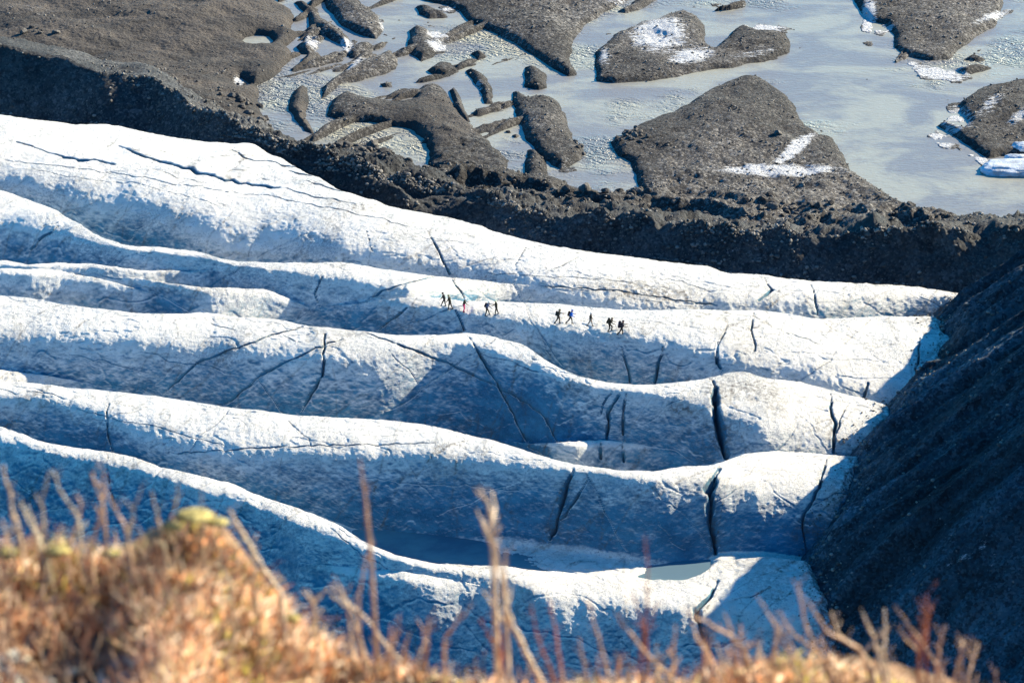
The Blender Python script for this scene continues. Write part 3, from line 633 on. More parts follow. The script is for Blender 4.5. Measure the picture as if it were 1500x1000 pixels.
# ------------------------------------------------------------------ people on the ice
M_SKIN = simple('skin', (.50, .31, .23), .6, .08, 20)
cloth = {}
def cm(c):
    if c not in cloth: cloth[c] = simple('cloth', c, .85, .2, 12)
    return cloth[c]
M_BOOT = simple('boot_leather', (.025, .02, .018), .6); M_METAL = simple('pole_metal', (.12, .12, .13), .4, .1, 20, .5)
M_HAIR = simple('hair', (.05, .03, .02), .7)
def person(u, v, h, heading, lean, legs, arms, jacket, trousers, helmet, label, pack=None, packlabel=None, packsize=1.0, pole=None, polelabel=None, twist=0):
    base = unproject([(u, v)])[0]
    root = empty('person', base, heading); tag(root, label, 'person', 'hikers crossing the ice')
    S = h / 1.75; off = Vector((0, 0, 0))
    th = R(lean); up = Vector((math.sin(th), 0, math.cos(th)))
    pel = Vector((0, 0, .93)); 
    def legp(a, b, side):
        hip = pel + Vector((0, .09 * side, -.03)); a = R(a); b = R(b)
        kn = hip + Vector((math.sin(a), .02 * side, -math.cos(a))) * .43; an = kn + Vector((math.sin(a - b), 0, -math.cos(a - b))) * .41
        return hip, kn, an, a - b
    L = [legp(*legs[0], 1), legp(*legs[1], -1)]
    low = min(l[2].z for l in L); pel.z -= low - .085; L = [legp(*legs[0], 1), legp(*legs[1], -1)]
    waist = pel + up * .16; chest = pel + up * .40; neck = pel + up * .54; head = neck + up * .12 + Vector((.035, 0, .0))
    sx = lambda p: Vector(p) * S
    A = []
    for (c, e, lat), side in zip(arms, (1, -1)):
        sh = pel + up * .47 + Vector((0, .185 * side, 0)); c = R(c) + th * .5; e = R(e)
        lt = math.sin(R(lat)) * side
        el = sh + Vector((math.sin(c), lt, -math.cos(c))).normalized() * .28
        wr = el + Vector((math.sin(c + e), lt * .6, -math.cos(c + e))).normalized() * .25
        A.append((sh, el, wr, (wr - el).normalized(), side))
    B = Blob()
    B.limb(sx(pel), sx(waist), .135 * S, .12 * S); B.limb(sx(waist), sx(chest), .12 * S, .14 * S)
    B.limb(sx(pel + up * .45 + Vector((0, .13, 0))), sx(pel + up * .45 + Vector((0, -.13, 0))), .075 * S, .075 * S)
    B.limb(sx(chest), sx(neck), .1 * S, .055 * S); B.limb(sx(neck), sx(head), .052 * S, .055 * S)
    B.ball(sx(head + Vector((0, 0, .03))), .1 * S, (1, .82, 1.16))
    B.ball(sx(head + Vector((.095, 0, .005))), .018 * S, (1.2, .7, 1.3)); B.ball(sx(head + Vector((.06, 0, -.065))), .04 * S)     # nose, chin
    for sd_ in (1, -1): B.ball(sx(head + Vector((0, .085 * sd_, .01))), .026 * S, (.6, .5, 1.2))
    for hip, kn, an, sa in L:
        B.limb(sx(hip), sx(kn), .088 * S, .056 * S); B.limb(sx(kn), sx(an), .056 * S, .036 * S)
        B.limb(sx(an + Vector((-.04, 0, -.05))), sx(an + Vector((.13, 0, -.06))), .035 * S, .03 * S)
    for sh, el, wr, d, side in A:
        B.limb(sx(sh), sx(el), .052 * S, .04 * S); B.limb(sx(el), sx(wr), .038 * S, .027 * S)
        lat = d.cross(Vector((0, side, 0))); lat = lat.normalized() if lat.length > .1 else Vector((1, 0, 0))
        palm = wr + d * .055; B.limb(sx(wr + d * .015), sx(palm + d * .02), .03 * S, .034 * S)
        for f in range(4):
            o_ = lat * (.027 - .018 * f); k0 = palm + d * .035 + o_; ln = (.04, .046, .042, .033)[f]
            k1 = k0 + d * ln * .8; k2 = k1 + (d * .6 + Vector((0, -side * .8, 0))).normalized() * ln * .8
            B.limb(sx(k0), sx(k1), .0115 * S, .0105 * S, 6); B.limb(sx(k1), sx(k2), .0105 * S, .009 * S, 6)
        t0_ = wr + d * .03 + lat * .025; t1_ = t0_ + (lat + d * .6).normalized() * .04
        B.limb(sx(t0_), sx(t1_), .013 * S, .011 * S, 6); B.limb(sx(t1_), sx(t1_ + d * .028), .011 * S, .01 * S, 6)
    B.build('body', M_SKIN, root, .0125)
    J = Blob()
    J.limb(sx(pel + up * .02), sx(waist), .165 * S, .15 * S); J.limb(sx(waist), sx(chest), .152 * S, .165 * S)
    J.limb(sx(pel + up * .46 + Vector((0, .14, 0))), sx(pel + up * .46 + Vector((0, -.14, 0))), .088 * S, .088 * S)
    J.limb(sx(chest), sx(neck - up * .01), .13 * S, .078 * S)
    for sh, el, wr, d, side in A: J.limb(sx(sh), sx(el), .07 * S, .056 * S); J.limb(sx(el), sx(wr - d * .01), .055 * S, .042 * S)
    J.build('jacket', cm(jacket), root, .018)
    T = Blob(); T.limb(sx(pel + Vector((0, .05, .03))), sx(pel + Vector((0, -.05, .03))), .145 * S, .145 * S)
    for hip, kn, an, sa in L: T.limb(sx(hip), sx(kn), .107 * S, .074 * S); T.limb(sx(kn), sx(an + Vector((0, 0, .03))), .073 * S, .056 * S)
    T.build('trousers', cm(trousers), root, .018)
    for hip, kn, an, sa in L:
        Q = Blob(); Q.limb(sx(an + Vector((0, 0, .08))), sx(an), .054 * S, .052 * S); Q.limb(sx(an + Vector((-.05, 0, -.045))), sx(an + Vector((.15, 0, -.052))), .048 * S, .042 * S)
        Q.build('boot', M_BOOT, root, .014)
    H = bmesh.new(); bmesh.ops.create_uvsphere(H, u_segments=20, v_segments=12, radius=.128 * S, matrix=Matrix.Translation(sx(head + Vector((-.005, 0, .055)))) @ Matrix.Diagonal((1.08, .92, .98, 1)))
    zc = (head.z + .045) * S
    bmesh.ops.bisect_plane(H, geom=H.verts[:] + H.edges[:] + H.faces[:], plane_co=(0, 0, zc), plane_no=(0, 0, 1), clear_inner=True)
    bmesh.ops.solidify(H, geom=H.faces[:], thickness=.01)
    me = bpy.data.meshes.new('helmet' if helmet else 'hair'); H.to_mesh(me); H.free(); me.materials.append(cm(helmet) if helmet else M_HAIR)
    ho_ = bpy.data.objects.new(me.name, me); COL.objects.link(ho_); ho_.parent = root
    Rz = Matrix.Rotation(heading, 4, 'Z'); W_ = lambda p: Rz @ (Vector(p) * S)
    if pack:
        pr = empty('backpack', base, heading); tag(pr, packlabel, 'backpack', 'backpacks worn by the hikers')
        k = packsize; c = pel + up * .28 - Vector((math.cos(th), 0, -math.sin(th))) * (.16 + .11 * k)
        rt = Matrix.Rotation(th, 4, 'Y'); Bk = Blob()
        for dz in (-.17, 0, .17): Bk.ball(sx(c + up * dz * k), .15 * S * k, (.85, 1.1, .95), rt)
        Bk.build('pack_body', cm(pack), pr, .02)
        Bk = Blob(); Bk.ball(sx(c + up * .27 * k), .12 * S * k, (1.1, 1.2, .6), rt); Bk.build('pack_lid', cm(tuple(q * .7 for q in pack)), pr, .016)
        for sd_ in (1, -1):
            pp = [c + up * .2 + Vector((.08, .1 * sd_, 0)), pel + up * .56 + Vector((.03, .12 * sd_, 0)), pel + up * .44 + Vector((.17, .12 * sd_, 0)), pel + up * .25 + Vector((.175, .13 * sd_, 0)), c + up * -.12 + Vector((.08, .12 * sd_, 0))]
            V, F = tube([sx(p) for p in pp], [.018] * 5, 6); mesh_obj('strap', V, F, cm((.02, .02, .02)), pr)
    if pole is not None:
        hnd = A[pole][2] + A[pole][3] * .07; pl = empty('trekking_pole', base, heading); tag(pl, polelabel, 'trekking pole', 'poles carried by the hikers')
        tip = Vector((hnd.x + .38, hnd.y + .02, .02))
        V, F = tube([sx(hnd + (hnd - tip).normalized() * .02), sx(tip)], [.014, .008], 6); mesh_obj('shaft', V, F, M_METAL, pl)
        V, F = tube([sx(hnd + (hnd - tip).normalized() * .08), sx(hnd - (hnd - tip).normalized() * .07)], [.02, .018], 8); mesh_obj('grip', V, F, cm((.02, .02, .02)), pl)
        V, F = tube([sx(tip + (hnd - tip).normalized() * .06), sx(tip + (hnd - tip).normalized() * .075)], [.04, .035], 8); mesh_obj('basket', V, F, cm((.02, .02, .02)), pl)
    return root
DK = (.018, .018, .02); BR = (.03, .024, .02)
person(651, 447.5, 1.62, R(170), 14, [(28, 8), (-6, 4)], [(20, 15, 12), (5, 20, 10)], (.012, .014, .022), (.03, .026, .03), DK, 'dark clad hiker at the left end of the line, stepping left')
person(659, 452, 1.68, R(160), 10, [(12, 6), (-16, 6)], [(12, 25, 22), (-8, 20, 16)], (.02, .022, .014), (.03, .024, .018), (.18, .2, .08), 'hiker in dark olive with green helmet beside the leftmost hiker')
person(679.5, 456, 1.6, R(15), 14, [(16, 34), (4, 20)], [(42, 15, 14), (18, 30, 10)], (.035, .035, .02), (.62, .035, .14), (.8, .82, .84), 'hiker in bright pink trousers and white helmet')
person(713, 461, 1.66, R(5), 20, [(26, 8), (-8, 6)], [(66, 8, 6), (25, 20, 12)], (.09, .12, .22), DK, (.62, .68, .66), 'hiker in grey blue jacket reaching out to the hiker on the right', (.012, .014, .03), 'navy backpack on the hiker in grey blue jacket', .85)
person(727, 459.5, 1.64, R(178), 4, [(10, 4), (-14, 4)], [(58, 12, 10), (-14, 20, 30)], (.02, .024, .015), (.028, .026, .022), (.6, .68, .5), 'dark clad hiker in pale helmet holding a hand out leftwards')
person(817.5, 473, 1.68, R(8), 12, [(24, 22), (-22, 14)], [(38, 30, 8), (-15, 30, 8)], (.04, .042, .035), (.018, .018, .018), (.1, .11, .05), 'hiker in grey jacket striding right, leftmost of the right hand group', (.015, .015, .014), 'black backpack on the leftmost hiker of the right hand group', .85, 0, 'thin pole held by the leftmost hiker of the right hand group')
person(835.5, 473.5, 1.68, R(4), 14, [(24, 20), (-30, 12)], [(25, 50, 8), (10, 40, 8)], (.015, .13, .55), (.04, .042, .045), (.02, .08, .35), 'hiker in bright blue jacket', (.015, .016, .014), 'black backpack on the hiker in bright blue', .95)
person(865, 477, 1.62, R(0), 2, [(20, 8), (-26, 6)], [(8, 30, 6), (0, 20, 6)], (.022, .017, .015), (.30, .24, .2), (.6, .58, .55), 'hiker in long dark jacket, pale trousers and pale helmet')
person(892.5, 484, 1.66, R(-6), 24, [(44, 52), (8, 34)], [(30, 40, 8), (20, 40, 8)], (.03, .026, .018), (.02, .018, .016), (.09, .08, .04), 'stooping hiker with both knees bent, second from the right', (.016, .018, .014), 'bulky black backpack on the stooping hiker', 1.1, 1, 'thin pole held by the stooping hiker')
person(910.5, 490, 1.72, R(2), 10, [(14, 12), (-24, 18)], [(30, 55, 8), (20, 60, 8)], (.03, .028, .04), (.016, .015, .018), (.022, .018, .035), 'hiker with a tall dark pack at the right end of the line', (.018, .014, .03), 'tall dark purple backpack on the rightmost hiker', 1.25, 0, 'thin pole held by the rightmost hiker')

# ------------------------------------------------------------------ rocks
M_ROCK = simple('boulder_rock', (.10, .093, .084), .85, .45, 1.4, .25, .12)
M_ROCKD = simple('dark_boulder_rock', (.05, .047, .044), .85, .4, 1.4, .25, .12)
def rock_geo(seed, sub=2):
    r = random.Random(seed); bm = bmesh.new(); bmesh.ops.create_icosphere(bm, subdivisions=sub, radius=1)
    pl = [(Vector((r.uniform(-1, 1), r.uniform(-1, 1), r.uniform(-.6, 1))).normalized(), r.uniform(.5, .85)) for _ in range(11)]
    for v_ in bm.verts:
        d = v_.co.normalized(); k = 1.0
        for n_, h_ in pl:
            c = d.dot(n_)
            if c > 1e-3: k = min(k, h_ / c)
        v_.co = d * k * (1 + r.uniform(-.03, .03)); v_.co.z *= .75
    V = [v_.co.copy() for v_ in bm.verts]; F = [tuple(q.index for q in f.verts) for f in bm.faces]; bm.free()
    return V, F
rock_me = []
for s_ in range(8):
    V, F = rock_geo(s_, 3); me = bpy.data.meshes.new('boulder'); me.from_pydata([tuple(v_) for v_ in V], [], F); me.materials.append(M_ROCKD if s_ % 3 == 0 else M_ROCK); rock_me.append(me)
def ground_pt(u, v):
    k, t = ray(u, v); c = int(np.clip(round((float(k) - K[0]) / (K[1] - K[0])), 0, NC - 1))
    if float(t) < tm0[c]:
        r = int(np.clip((float(t) - tfar) / (tm0e[c] - tfar) * (nr - 1), 0, nr - 1)); return Vector((XP[r, c], YP[r, c], ZPL[r, c])), land[r, c]
    tc = (HC - ZM[:, c]) / yy_m[:, c]; d = np.abs(tc - float(t)); cand = np.where(d < d.min() + 1.5 * PX)[0]; r = cand[np.argmin(yy_m[cand, c])]
    return Vector((x_m[r, c], yy_m[r, c], ZM[r, c])), 5.0
x_m, yy_m = XG[ms], YG[ms]
def boulder(u, v, s, label, group=None, i=None):
    p, _ = ground_pt(u, v); o = bpy.data.objects.new('boulder', rock_me[i if i is not None else random.randrange(8)]); COL.objects.link(o)
    o.location = p + Vector((0, 0, s * .25)); o.scale = (s * random.uniform(.8, 1.3), s * random.uniform(.8, 1.2), s * random.uniform(.7, 1.1)); o.rotation_euler = (random.uniform(-.3, .3), random.uniform(-.3, .3), random.uniform(0, 6.3))
    tag(o, label, 'boulder', group); return o
boulder(379, 157, .65, 'lone dark boulder at the left bank of the braided river', i=0)
boulder(349, 125, .35, 'small dark stone in the frosted puddle left of the river', i=3)
boulder(755, 199, .75, 'larger of two dark rocks in the channel left of the long gravel bar', i=6); boulder(744, 194, .45, 'smaller of two dark rocks in the channel left of the long gravel bar', i=0)
boulder(1140, 214, .75, 'solitary brown boulder on the big grey gravel bar', i=1)
CL = [(925, 208, 34, 16, 22, .32, .8, 'dark boulder heaped at the left tip of the big grey gravel bar', 'boulders at the tip of the big gravel bar'),
      (850, 212, 12, 22, 8, .3, .6, 'dark boulder at the right foot of the long gravel bar', 'boulders by the long gravel bar'),
      (540, 232, 60, 10, 22, .35, .95, 'dark boulder heaped beside the curled water inlet', 'boulders by the curled inlet'),
      (900, 292, 95, 16, 40, .3, .9, 'dark boulder strewn where the river meets the moraine', 'boulders where the river meets the moraine'),
      (360, 165, 60, 14, 26, .3, .75, 'sunlit boulder on the moraine slope by the river bend', 'boulders on the moraine slope by the river bend'),
      (1150, 318, 120, 12, 34, .3, .8, 'grey boulder on the dark moraine crest below the snow streak', 'boulders on the moraine crest'),
      (1345, 322, 40, 10, 12, .3, .7, 'grey boulder on the moraine tip beside the wide water', 'boulders on the moraine tip'),
      (700, 262, 70, 10, 16, .3, .7, 'dark boulder on the moraine below the brown bank', 'boulders below the brown bank'),
      (60, 62, 55, 6, 8, .35, .7, 'sunlit boulder on the moraine crest in the far left', 'boulders on the far left crest')]
for (u0, v0, du, dv, n_, s0_, s1_, lb, gp) in CL:
    c_ = 0; tries = 0
    while c_ < n_ and tries < 400:
        tries += 1
        a = random.gauss(0, .5); u_ = u0 + du * a; v_ = v0 + dv * random.gauss(0, .5)
        if u0 == 360: v_ = 165 + (u_ - 360) * .42 + random.gauss(0, 8)
        if u0 == 540: v_ = 232 + (u_ - 540) * .1 + random.gauss(0, 6)
        p, ld = ground_pt(u_, v_)
        if ld < -.4: continue
        boulder(u_, v_, s0_ + (s1_ - s0_) * random.random() ** 2.2, lb, gp); c_ += 1
# rubble: thousands of stones, one object
geo = [rock_geo(100 + i, 1) for i in range(6)]; Vs, Fs, As = [], [], []; off = 0
def rub(p, s):
    global off
    V, F = random.choice(geo); a = random.uniform(0, 6.28); ca, sa = math.cos(a), math.sin(a); k1, k2 = random.uniform(.7, 1.3), random.uniform(.6, 1.1)
    Vs.extend([(p[0] + s * (v_.x * ca - v_.y * sa) * k1, p[1] + s * (v_.x * sa + v_.y * ca), p[2] + s * (v_.z * k2 + .25)) for v_ in V]); Fs.extend([tuple(q + off for q in f) for f in F]); off += len(V)
    As.extend([random.random()] * len(V))
rr = np.random.default_rng(5); cnt = 0
rows_ok, cols_ok = np.where((land > .25) & (VPP > -20) & (UPP > -60) & (UPP < 1560))
dens = np.clip(fbm(XP[rows_ok, cols_ok], YP[rows_ok, cols_ok], None, .16, 3) * 1.6 + .35 + .5 * (UPP[rows_ok, cols_ok] > 740) - .6 * (UPP[rows_ok, cols_ok] < 420) * (VPP[rows_ok, cols_ok] < 90), 0.02, 1)
sel = rr.choice(len(rows_ok), 7000, p=dens / dens.sum())
for q in sel:
    r_, c_ = rows_ok[q], cols_ok[q]; rub((XP[r_, c_] + rr.uniform(-.1, .1), YP[r_, c_] + rr.uniform(-.3, .3), ZPL[r_, c_]), .07 + .2 * rr.random() ** 3)
vm_, um_ = VP[ms], UP[ms]
rows_ok, cols_ok = np.where((vm_ > 40) & (um_ > -60) & (um_ < 1560) & (BG[ms][:, None] >= 0) & (am > .02))
fac = np.clip(fbm(x_m[rows_ok, cols_ok], yy_m[rows_ok, cols_ok], None, .2, 3) * 1.8 + .4, .03, 1) * (.12 + crest[rows_ok, cols_ok] ** 2)
sel = rr.choice(len(rows_ok), 6500, p=fac / fac.sum())
for q in sel:
    r_, c_ = rows_ok[q], cols_ok[q]; rub((x_m[r_, c_], yy_m[r_, c_] , ZM[r_, c_]), .08 + .3 * rr.random() ** 3.2)
hz = np.where((uh_ < 1560) & (uh_ > 1150) & (vh_ < 1040) & (vh_ > 395) & (Dh > -.3)); hp = np.exp(-Dh[hz] / 1.2) * 6 + .25; sel = rr.choice(len(hz[0]), 3000, p=hp / hp.sum())
for q in sel:
    r_, c_ = hz[0][q], hz[1][q]; rub((Xh[r_, c_], Yh[r_, c_], Zh[r_, c_]), .06 + .26 * rr.random() ** 3.5)
gxr, gxc = np.where((np.abs(xedge_(YG[ig0:]) - XG[ig0:] - 1.2) < 1.4) & (UP[ig0:] > 1150)); sel = rr.choice(len(gxr), 700)
for q in sel:
    r_, c_ = gxr[q], gxc[q]; rub((XG[ig0 + r_, c_], YG[ig0 + r_, c_], ZG2[ig0 + r_, c_]), .04 + .14 * rr.random() ** 3)
m, nt_, b_, out_ = mat('rubble_stone'); N = NB(nt_)
N.set(b_.inputs['Base Color'], N.mix(N.attr('tone'), (.045, .042, .038), (.24, .22, .19))); b_.inputs['Roughness'].default_value = .85
tag(mesh_obj('rubble', Vs, Fs, m, None, False, {'tone': np.array(As) ** 1.6}), 'loose stones scattered over the gravel bars, moraine and scree', 'rubble', kind='stuff')

# ------------------------------------------------------------------ stranded ice at the right edge
def ice_block(u, v, sx_, sy_, sz_, seed, label):
    k, t = ray(u, v); y_ = (HC - ZP) / float(t); c = Vector((float(k) * y_, y_, ZP))
    bm = bmesh.new(); bmesh.ops.create_icosphere(bm, subdivisions=5, radius=1)
    P_ = np.array([v_.co[:] for v_ in bm.verts]); F = [tuple(q.index for q in f.verts) for f in bm.faces]; bm.free()
    P_ = np.sign(P_) * np.abs(P_) ** .75
    n_ = 1 + .22 * fbm(P_[:, 0] + seed * 7, P_[:, 1], P_[:, 2], 1.3, 4) + .06 * fbm(P_[:, 0] + seed, P_[:, 1], P_[:, 2], 5, 3)
    P_ = P_ * n_[:, None] * np.array([sx_, sy_, sz_]); P_[:, 2] *= np.where(P_[:, 2] < 0, .25, 1)
    o = mesh_obj('ice_block', P_, F, M_FLOE); o.location = c + Vector((0, 0, sz_ * .1)); tag(o, label, 'ice block', 'ice blocks by the gravel bar'); return o
M_FLOE = simple('dirty_ice', (.46, .5, .54), .5, .35, .9, .5, .15)
ice_block(1497, 250, 4.9, 2.2, .95, 1, 'long low slab of grey ice lying in the water at the right edge')
ice_block(1500, 237, 2.5, 1.4, .8, 2, 'ice block lying behind the long grey slab')
ice_block(1503, 222, 2.0, 1.5, 1.0, 3, 'rounded ice block farthest back of the three at the right edge')

# ------------------------------------------------------------------ near hillside with heath
def fp(u, v, y_):
    k, t = ray(u, v); return Vector((float(k) * y_, y_, HC - float(t) * y_))
SILH = [(-3200,1000),(-1200,900),(-500,830),(0,812),(60,800),(120,808),(190,800),(235,775),(262,752),(290,745),(320,752),(345,785),(375,830),(410,885),(440,930),(500,962),(600,978),(700,992),(860,1000),(1000,990),(1090,968),(1180,955),(1290,962),(1390,985),(1480,1018),(1650,1050),(2000,1060),(4700,1000)]
UF = np.linspace(-3200, 4700, 1100); yc = 3.15 + .12 * np.sin(UF / 170.)
vF = gsm(np.interp(UF, [p[0] for p in SILH], [p[1] for p in SILH]), 2)
kF = (UF - 750) / FP / .87; tF = ray(UF, vF)[1]; zF = HC - tF * yc
prof = [(-2.6, 1.25), (-1.8, .75), (-1.2, .28), (-.8, .10), (-.6, .05), (-.5, .03), (-.42, .01), (-.34, .0), (-.27, -.005), (-.2, -.008), (-.14, -.008), (-.08, -.003), (-.03, 0), (0, -.004), (.03, -.03), (.07, -.1), (.15, -.25), (.4, -.7), (2, -4), (8, -14), (30, -42), (80, -100), (125, -131)]
zb = HC - 1.80
Xn = np.array([kF * (yc + 0) if a < 3 else kF * (yc + a) * (1 if a < 20 else .9) for a, _ in prof]); Yn = np.array([yc + a for a, _ in prof])
Zn = np.array([zb + (zF - zb) * (1 if a > -.3 else max(0, 1 + (a + .3) / 1.6)) + b_ for a, b_ in prof])
# fill to a fine grid near the crest
tt_ = np.concatenate([np.linspace(0, 3, 20)[:-1], np.linspace(3, 16, 150), np.linspace(16, len(prof) - 1, 30)[1:]])
def rs(A_): return np.array([A_[int(min(t_, len(prof) - 1.001))] * (1 - (t_ - int(min(t_, len(prof) - 1.001)))) + A_[int(min(t_, len(prof) - 1.001)) + 1] * (t_ - int(min(t_, len(prof) - 1.001))) for t_ in tt_])
Xn, Yn, Zn = rs(Xn), rs(Yn), rs(Zn)
wb = (np.abs(Yn - 3) < 1)
Zn = Zn + wb * (.018 * fbm(Xn, Yn, None, 9, 3) + .006 * fbm(Xn, Yn, None, 45, 3))
M_SOIL = simple('heath_soil', (.24, .15, .09), .95, .6, 35, .1, .01)
tag(grid_mesh('near_hillside', Xn, Yn, Zn, M_SOIL), 'near hillside of soil under dry heath', 'hillside', kind='structure')
from mathutils.bvhtree import BVHTree
nc_ = Xn.shape[1]; ra = int((tt_ < 3).sum()) - 4; rb_ = int((tt_ < 16).sum()) + 2
vv = np.stack([Xn[ra:rb_], Yn[ra:rb_], Zn[ra:rb_]], -1).reshape(-1, 3); nn_ = rb_ - ra
ff = [(r * nc_ + c, r * nc_ + c + 1, (r + 1) * nc_ + c + 1, (r + 1) * nc_ + c) for r in range(nn_ - 1) for c in range(nc_ - 1)]
bvh = BVHTree.FromPolygons([Vector(q) for q in vv], ff)
def gz(x_, y_):
    h = bvh.ray_cast(Vector((x_, y_, HC)), Vector((0, 0, -1))); return h[0].z if h[0] is not None else None
PAL = np.array([(.95, .56, .32), (.96, .68, .46), (.97, .82, .64), (.88, .40, .18), (.90, .76, .42), (.50, .32, .17), (.52, .46, .12), (.17, .10, .06)])
def veg_material(name, trans=.68):
    m, nt, b, out = mat(name); N = NB(nt)
    at = N.n('ShaderNodeAttribute', attribute_name='tint'); c = at.outputs['Color']
    N.set(b.inputs['Base Color'], c); b.inputs['Roughness'].default_value = .6; b.inputs['Specular IOR Level'].default_value = .3
    tr = N.n('ShaderNodeBsdfTranslucent'); N.set(tr.inputs[0], c); mx = N.n('ShaderNodeMixShader'); mx.inputs[0].default_value = trans
    nt.links.new(b.outputs[0], mx.inputs[1]); nt.links.new(tr.outputs[0], mx.inputs[2]); nt.links.new(mx.outputs[0], out.inputs[0])
    return m
def tinted(o, cols):
    a = o.data.attributes.new('tint', 'FLOAT_COLOR', 'POINT'); c = np.ones((len(cols), 4), np.float32); c[:, :3] = cols; a.data.foreach_set('color', c.ravel())
M_VEG = veg_material('dry_heath'); M_MOSS = simple('moss', (.42, .35, .13), .9, .75, 90, .1, .006)
rg2 = random.Random(3)
V, F, C = [], [], []
def blade(b, d, ln, w, col, bend):
    side = d.cross(Vector((rg2.uniform(-1, 1), rg2.uniform(-1, 1), .1))).normalized(); i0 = len(V)
    for j in range(4):
        t = j / 3; p = b + d * ln * t + bend * (t * t) * ln; ww = w * (1 - t * .85) * .5
        V.append(p - side * ww); V.append(p + side * ww); C.append(col); C.append(col)
    for j in range(3): F.append((i0 + 2 * j, i0 + 2 * j + 1, i0 + 2 * j + 3, i0 + 2 * j + 2))
n_ = 0
while n_ < 23000:
    y_ = 3.22 - .85 * rg2.random() ** 1.3; u_ = rg2.uniform(-150, 1650) if n_ < 17000 else rg2.choice([rg2.uniform(-1500, -150), rg2.uniform(1650, 3000)])
    if n_ < 17000 and rg2.random() < .35: u_ = rg2.uniform(-100, 480)
    x_ = (u_ - 750) / FP / .87 * y_; z_ = gz(x_, y_)
    if z_ is None: continue
    up_, vp_ = proj(x_, y_, z_)
    if vp_ > 1110 and n_ < 17000: continue
    cl = float(vnoise(x_ * 14, y_ * 14)) * .6 + float(vnoise(x_ * 37 + 5, y_ * 37)) * .4
    left = up_ < 470
    if left:
        if vp_ > 925 and up_ < 190 + cl * 60: n_ += 1; continue          # stones show here
        if 215 < up_ < 400 and vp_ < 775: ids, wts = [6, 4, 5], [3, 4, 1]
        elif 215 < up_ < 400 and vp_ < 850: ids, wts = [5, 7, 3, 6], [4, 4, 2, 1.5]
        elif vp_ < 815: ids, wts = [4, 6, 5, 1, 3], [3, 3, 2, 2, 1]
        elif cl < -.16: ids, wts = [6, 5, 7, 3], [3, 2, 3, 1]
        else: ids, wts = [0, 1, 2, 3, 4], [3, 4, 4, .8, 1.5]
    else: ids, wts = ([6, 4, 5, 1], [3, 2, 1, 1]) if cl < -.25 else ([1, 3, 5, 2, 0, 4], [3, 2, 3, 1.5, 1.5, 1])
    col = PAL[rg2.choices(ids, wts)[0]] * rg2.uniform(.75, 1.03)
    d = Vector((rg2.gauss(.12, .35), rg2.gauss(-.05, .35), 1)).normalized(); ln = rg2.uniform(.014, .042) * (1.1 if left else .9)
    if 215 < up_ < 400 and vp_ < 850: ln *= .55
    blade(Vector((x_, y_, z_ - .004)), d, ln, rg2.uniform(.0025, .006), col, Vector((rg2.gauss(0, .35), rg2.gauss(0, .35), -.25))); n_ += 1
go = mesh_obj('dry_heath', V, F, M_VEG, None, False); tinted(go, np.array(C)); tag(go, 'dry orange grass and heath covering the near hillside', 'heath', kind='stuff')
# low twiggy growth
V, F, C = [], [], []
for _ in range(1500):
    u_ = rg2.choice([rg2.uniform(-60, 460), rg2.uniform(-60, 460), rg2.uniform(480, 1520)]); y_ = 3.18 - .45 * rg2.random() ** 1.5
    x_ = (u_ - 750) / FP / .87 * y_; z_ = gz(x_, y_)
    if z_ is None: continue
    ln = rg2.uniform(.03, .075) * (1 if u_ > 460 else .9); d = Vector((rg2.gauss(0, .35), rg2.gauss(0, .3), 1)).normalized(); p = Vector((x_, y_, z_ - .005)); q = p + d * ln * .5
    e = q + (d + Vector((rg2.gauss(0, .3), rg2.gauss(0, .3), 0))).normalized() * ln * .5; r0 = rg2.uniform(.0011, .0022)
    tv, tf = tube([p, q, e], [r0, r0 * .8, r0 * .4], 4); o_ = len(V); V += tv; F += [tuple(k_ + o_ for k_ in f_) for f_ in tf]
    c_ = np.array(rg2.choice([(.42, .27, .17), (.30, .13, .08), (.5, .38, .26), (.22, .13, .09), (.45, .22, .12)])) * rg2.uniform(.8, 1.2); C += [c_] * len(tv)
to = mesh_obj('twiggy_undergrowth', V, F, veg_material('twig_bark_fine', .1), None, True); tinted(to, np.array(C)); tag(to, 'short tangled twigs standing in the dry heath', 'undergrowth', kind='stuff')
# lichen stones bottom left
V, F, C = [], [], []
for _ in range(420):
    u_ = rg2.uniform(-60, 235); y_ = 2.95 - .5 * rg2.random(); x_ = (u_ - 750) / FP / .87 * y_; z_ = gz(x_, y_)
    if z_ is None: continue
    gv, gf = geo[rg2.randrange(6)]; s_ = rg2.uniform(.004, .012); o_ = len(V); a = rg2.uniform(0, 6.3)
    V += [Vector((x_ + s_ * (p.x * math.cos(a) - p.y * math.sin(a)), y_ + s_ * (p.x * math.sin(a) + p.y * math.cos(a)), z_ + s_ * (p.z * .8 + .5))) for p in gv]; F += [tuple(k_ + o_ for k_ in f_) for f_ in gf]
    c_ = np.array(rg2.choice([(.34, .32, .26), (.45, .42, .30), (.20, .20, .19), (.09, .09, .1), (.5, .46, .34), (.13, .12, .11)])); C += [c_] * len(gv)
lo = mesh_obj('lichen_pebbles', V, F, veg_material('lichen_stone', 0), None, False); tinted(lo, np.array(C)); tag(lo, 'pale lichened pebbles among dark soil at the bottom left', 'pebbles', kind='stuff')
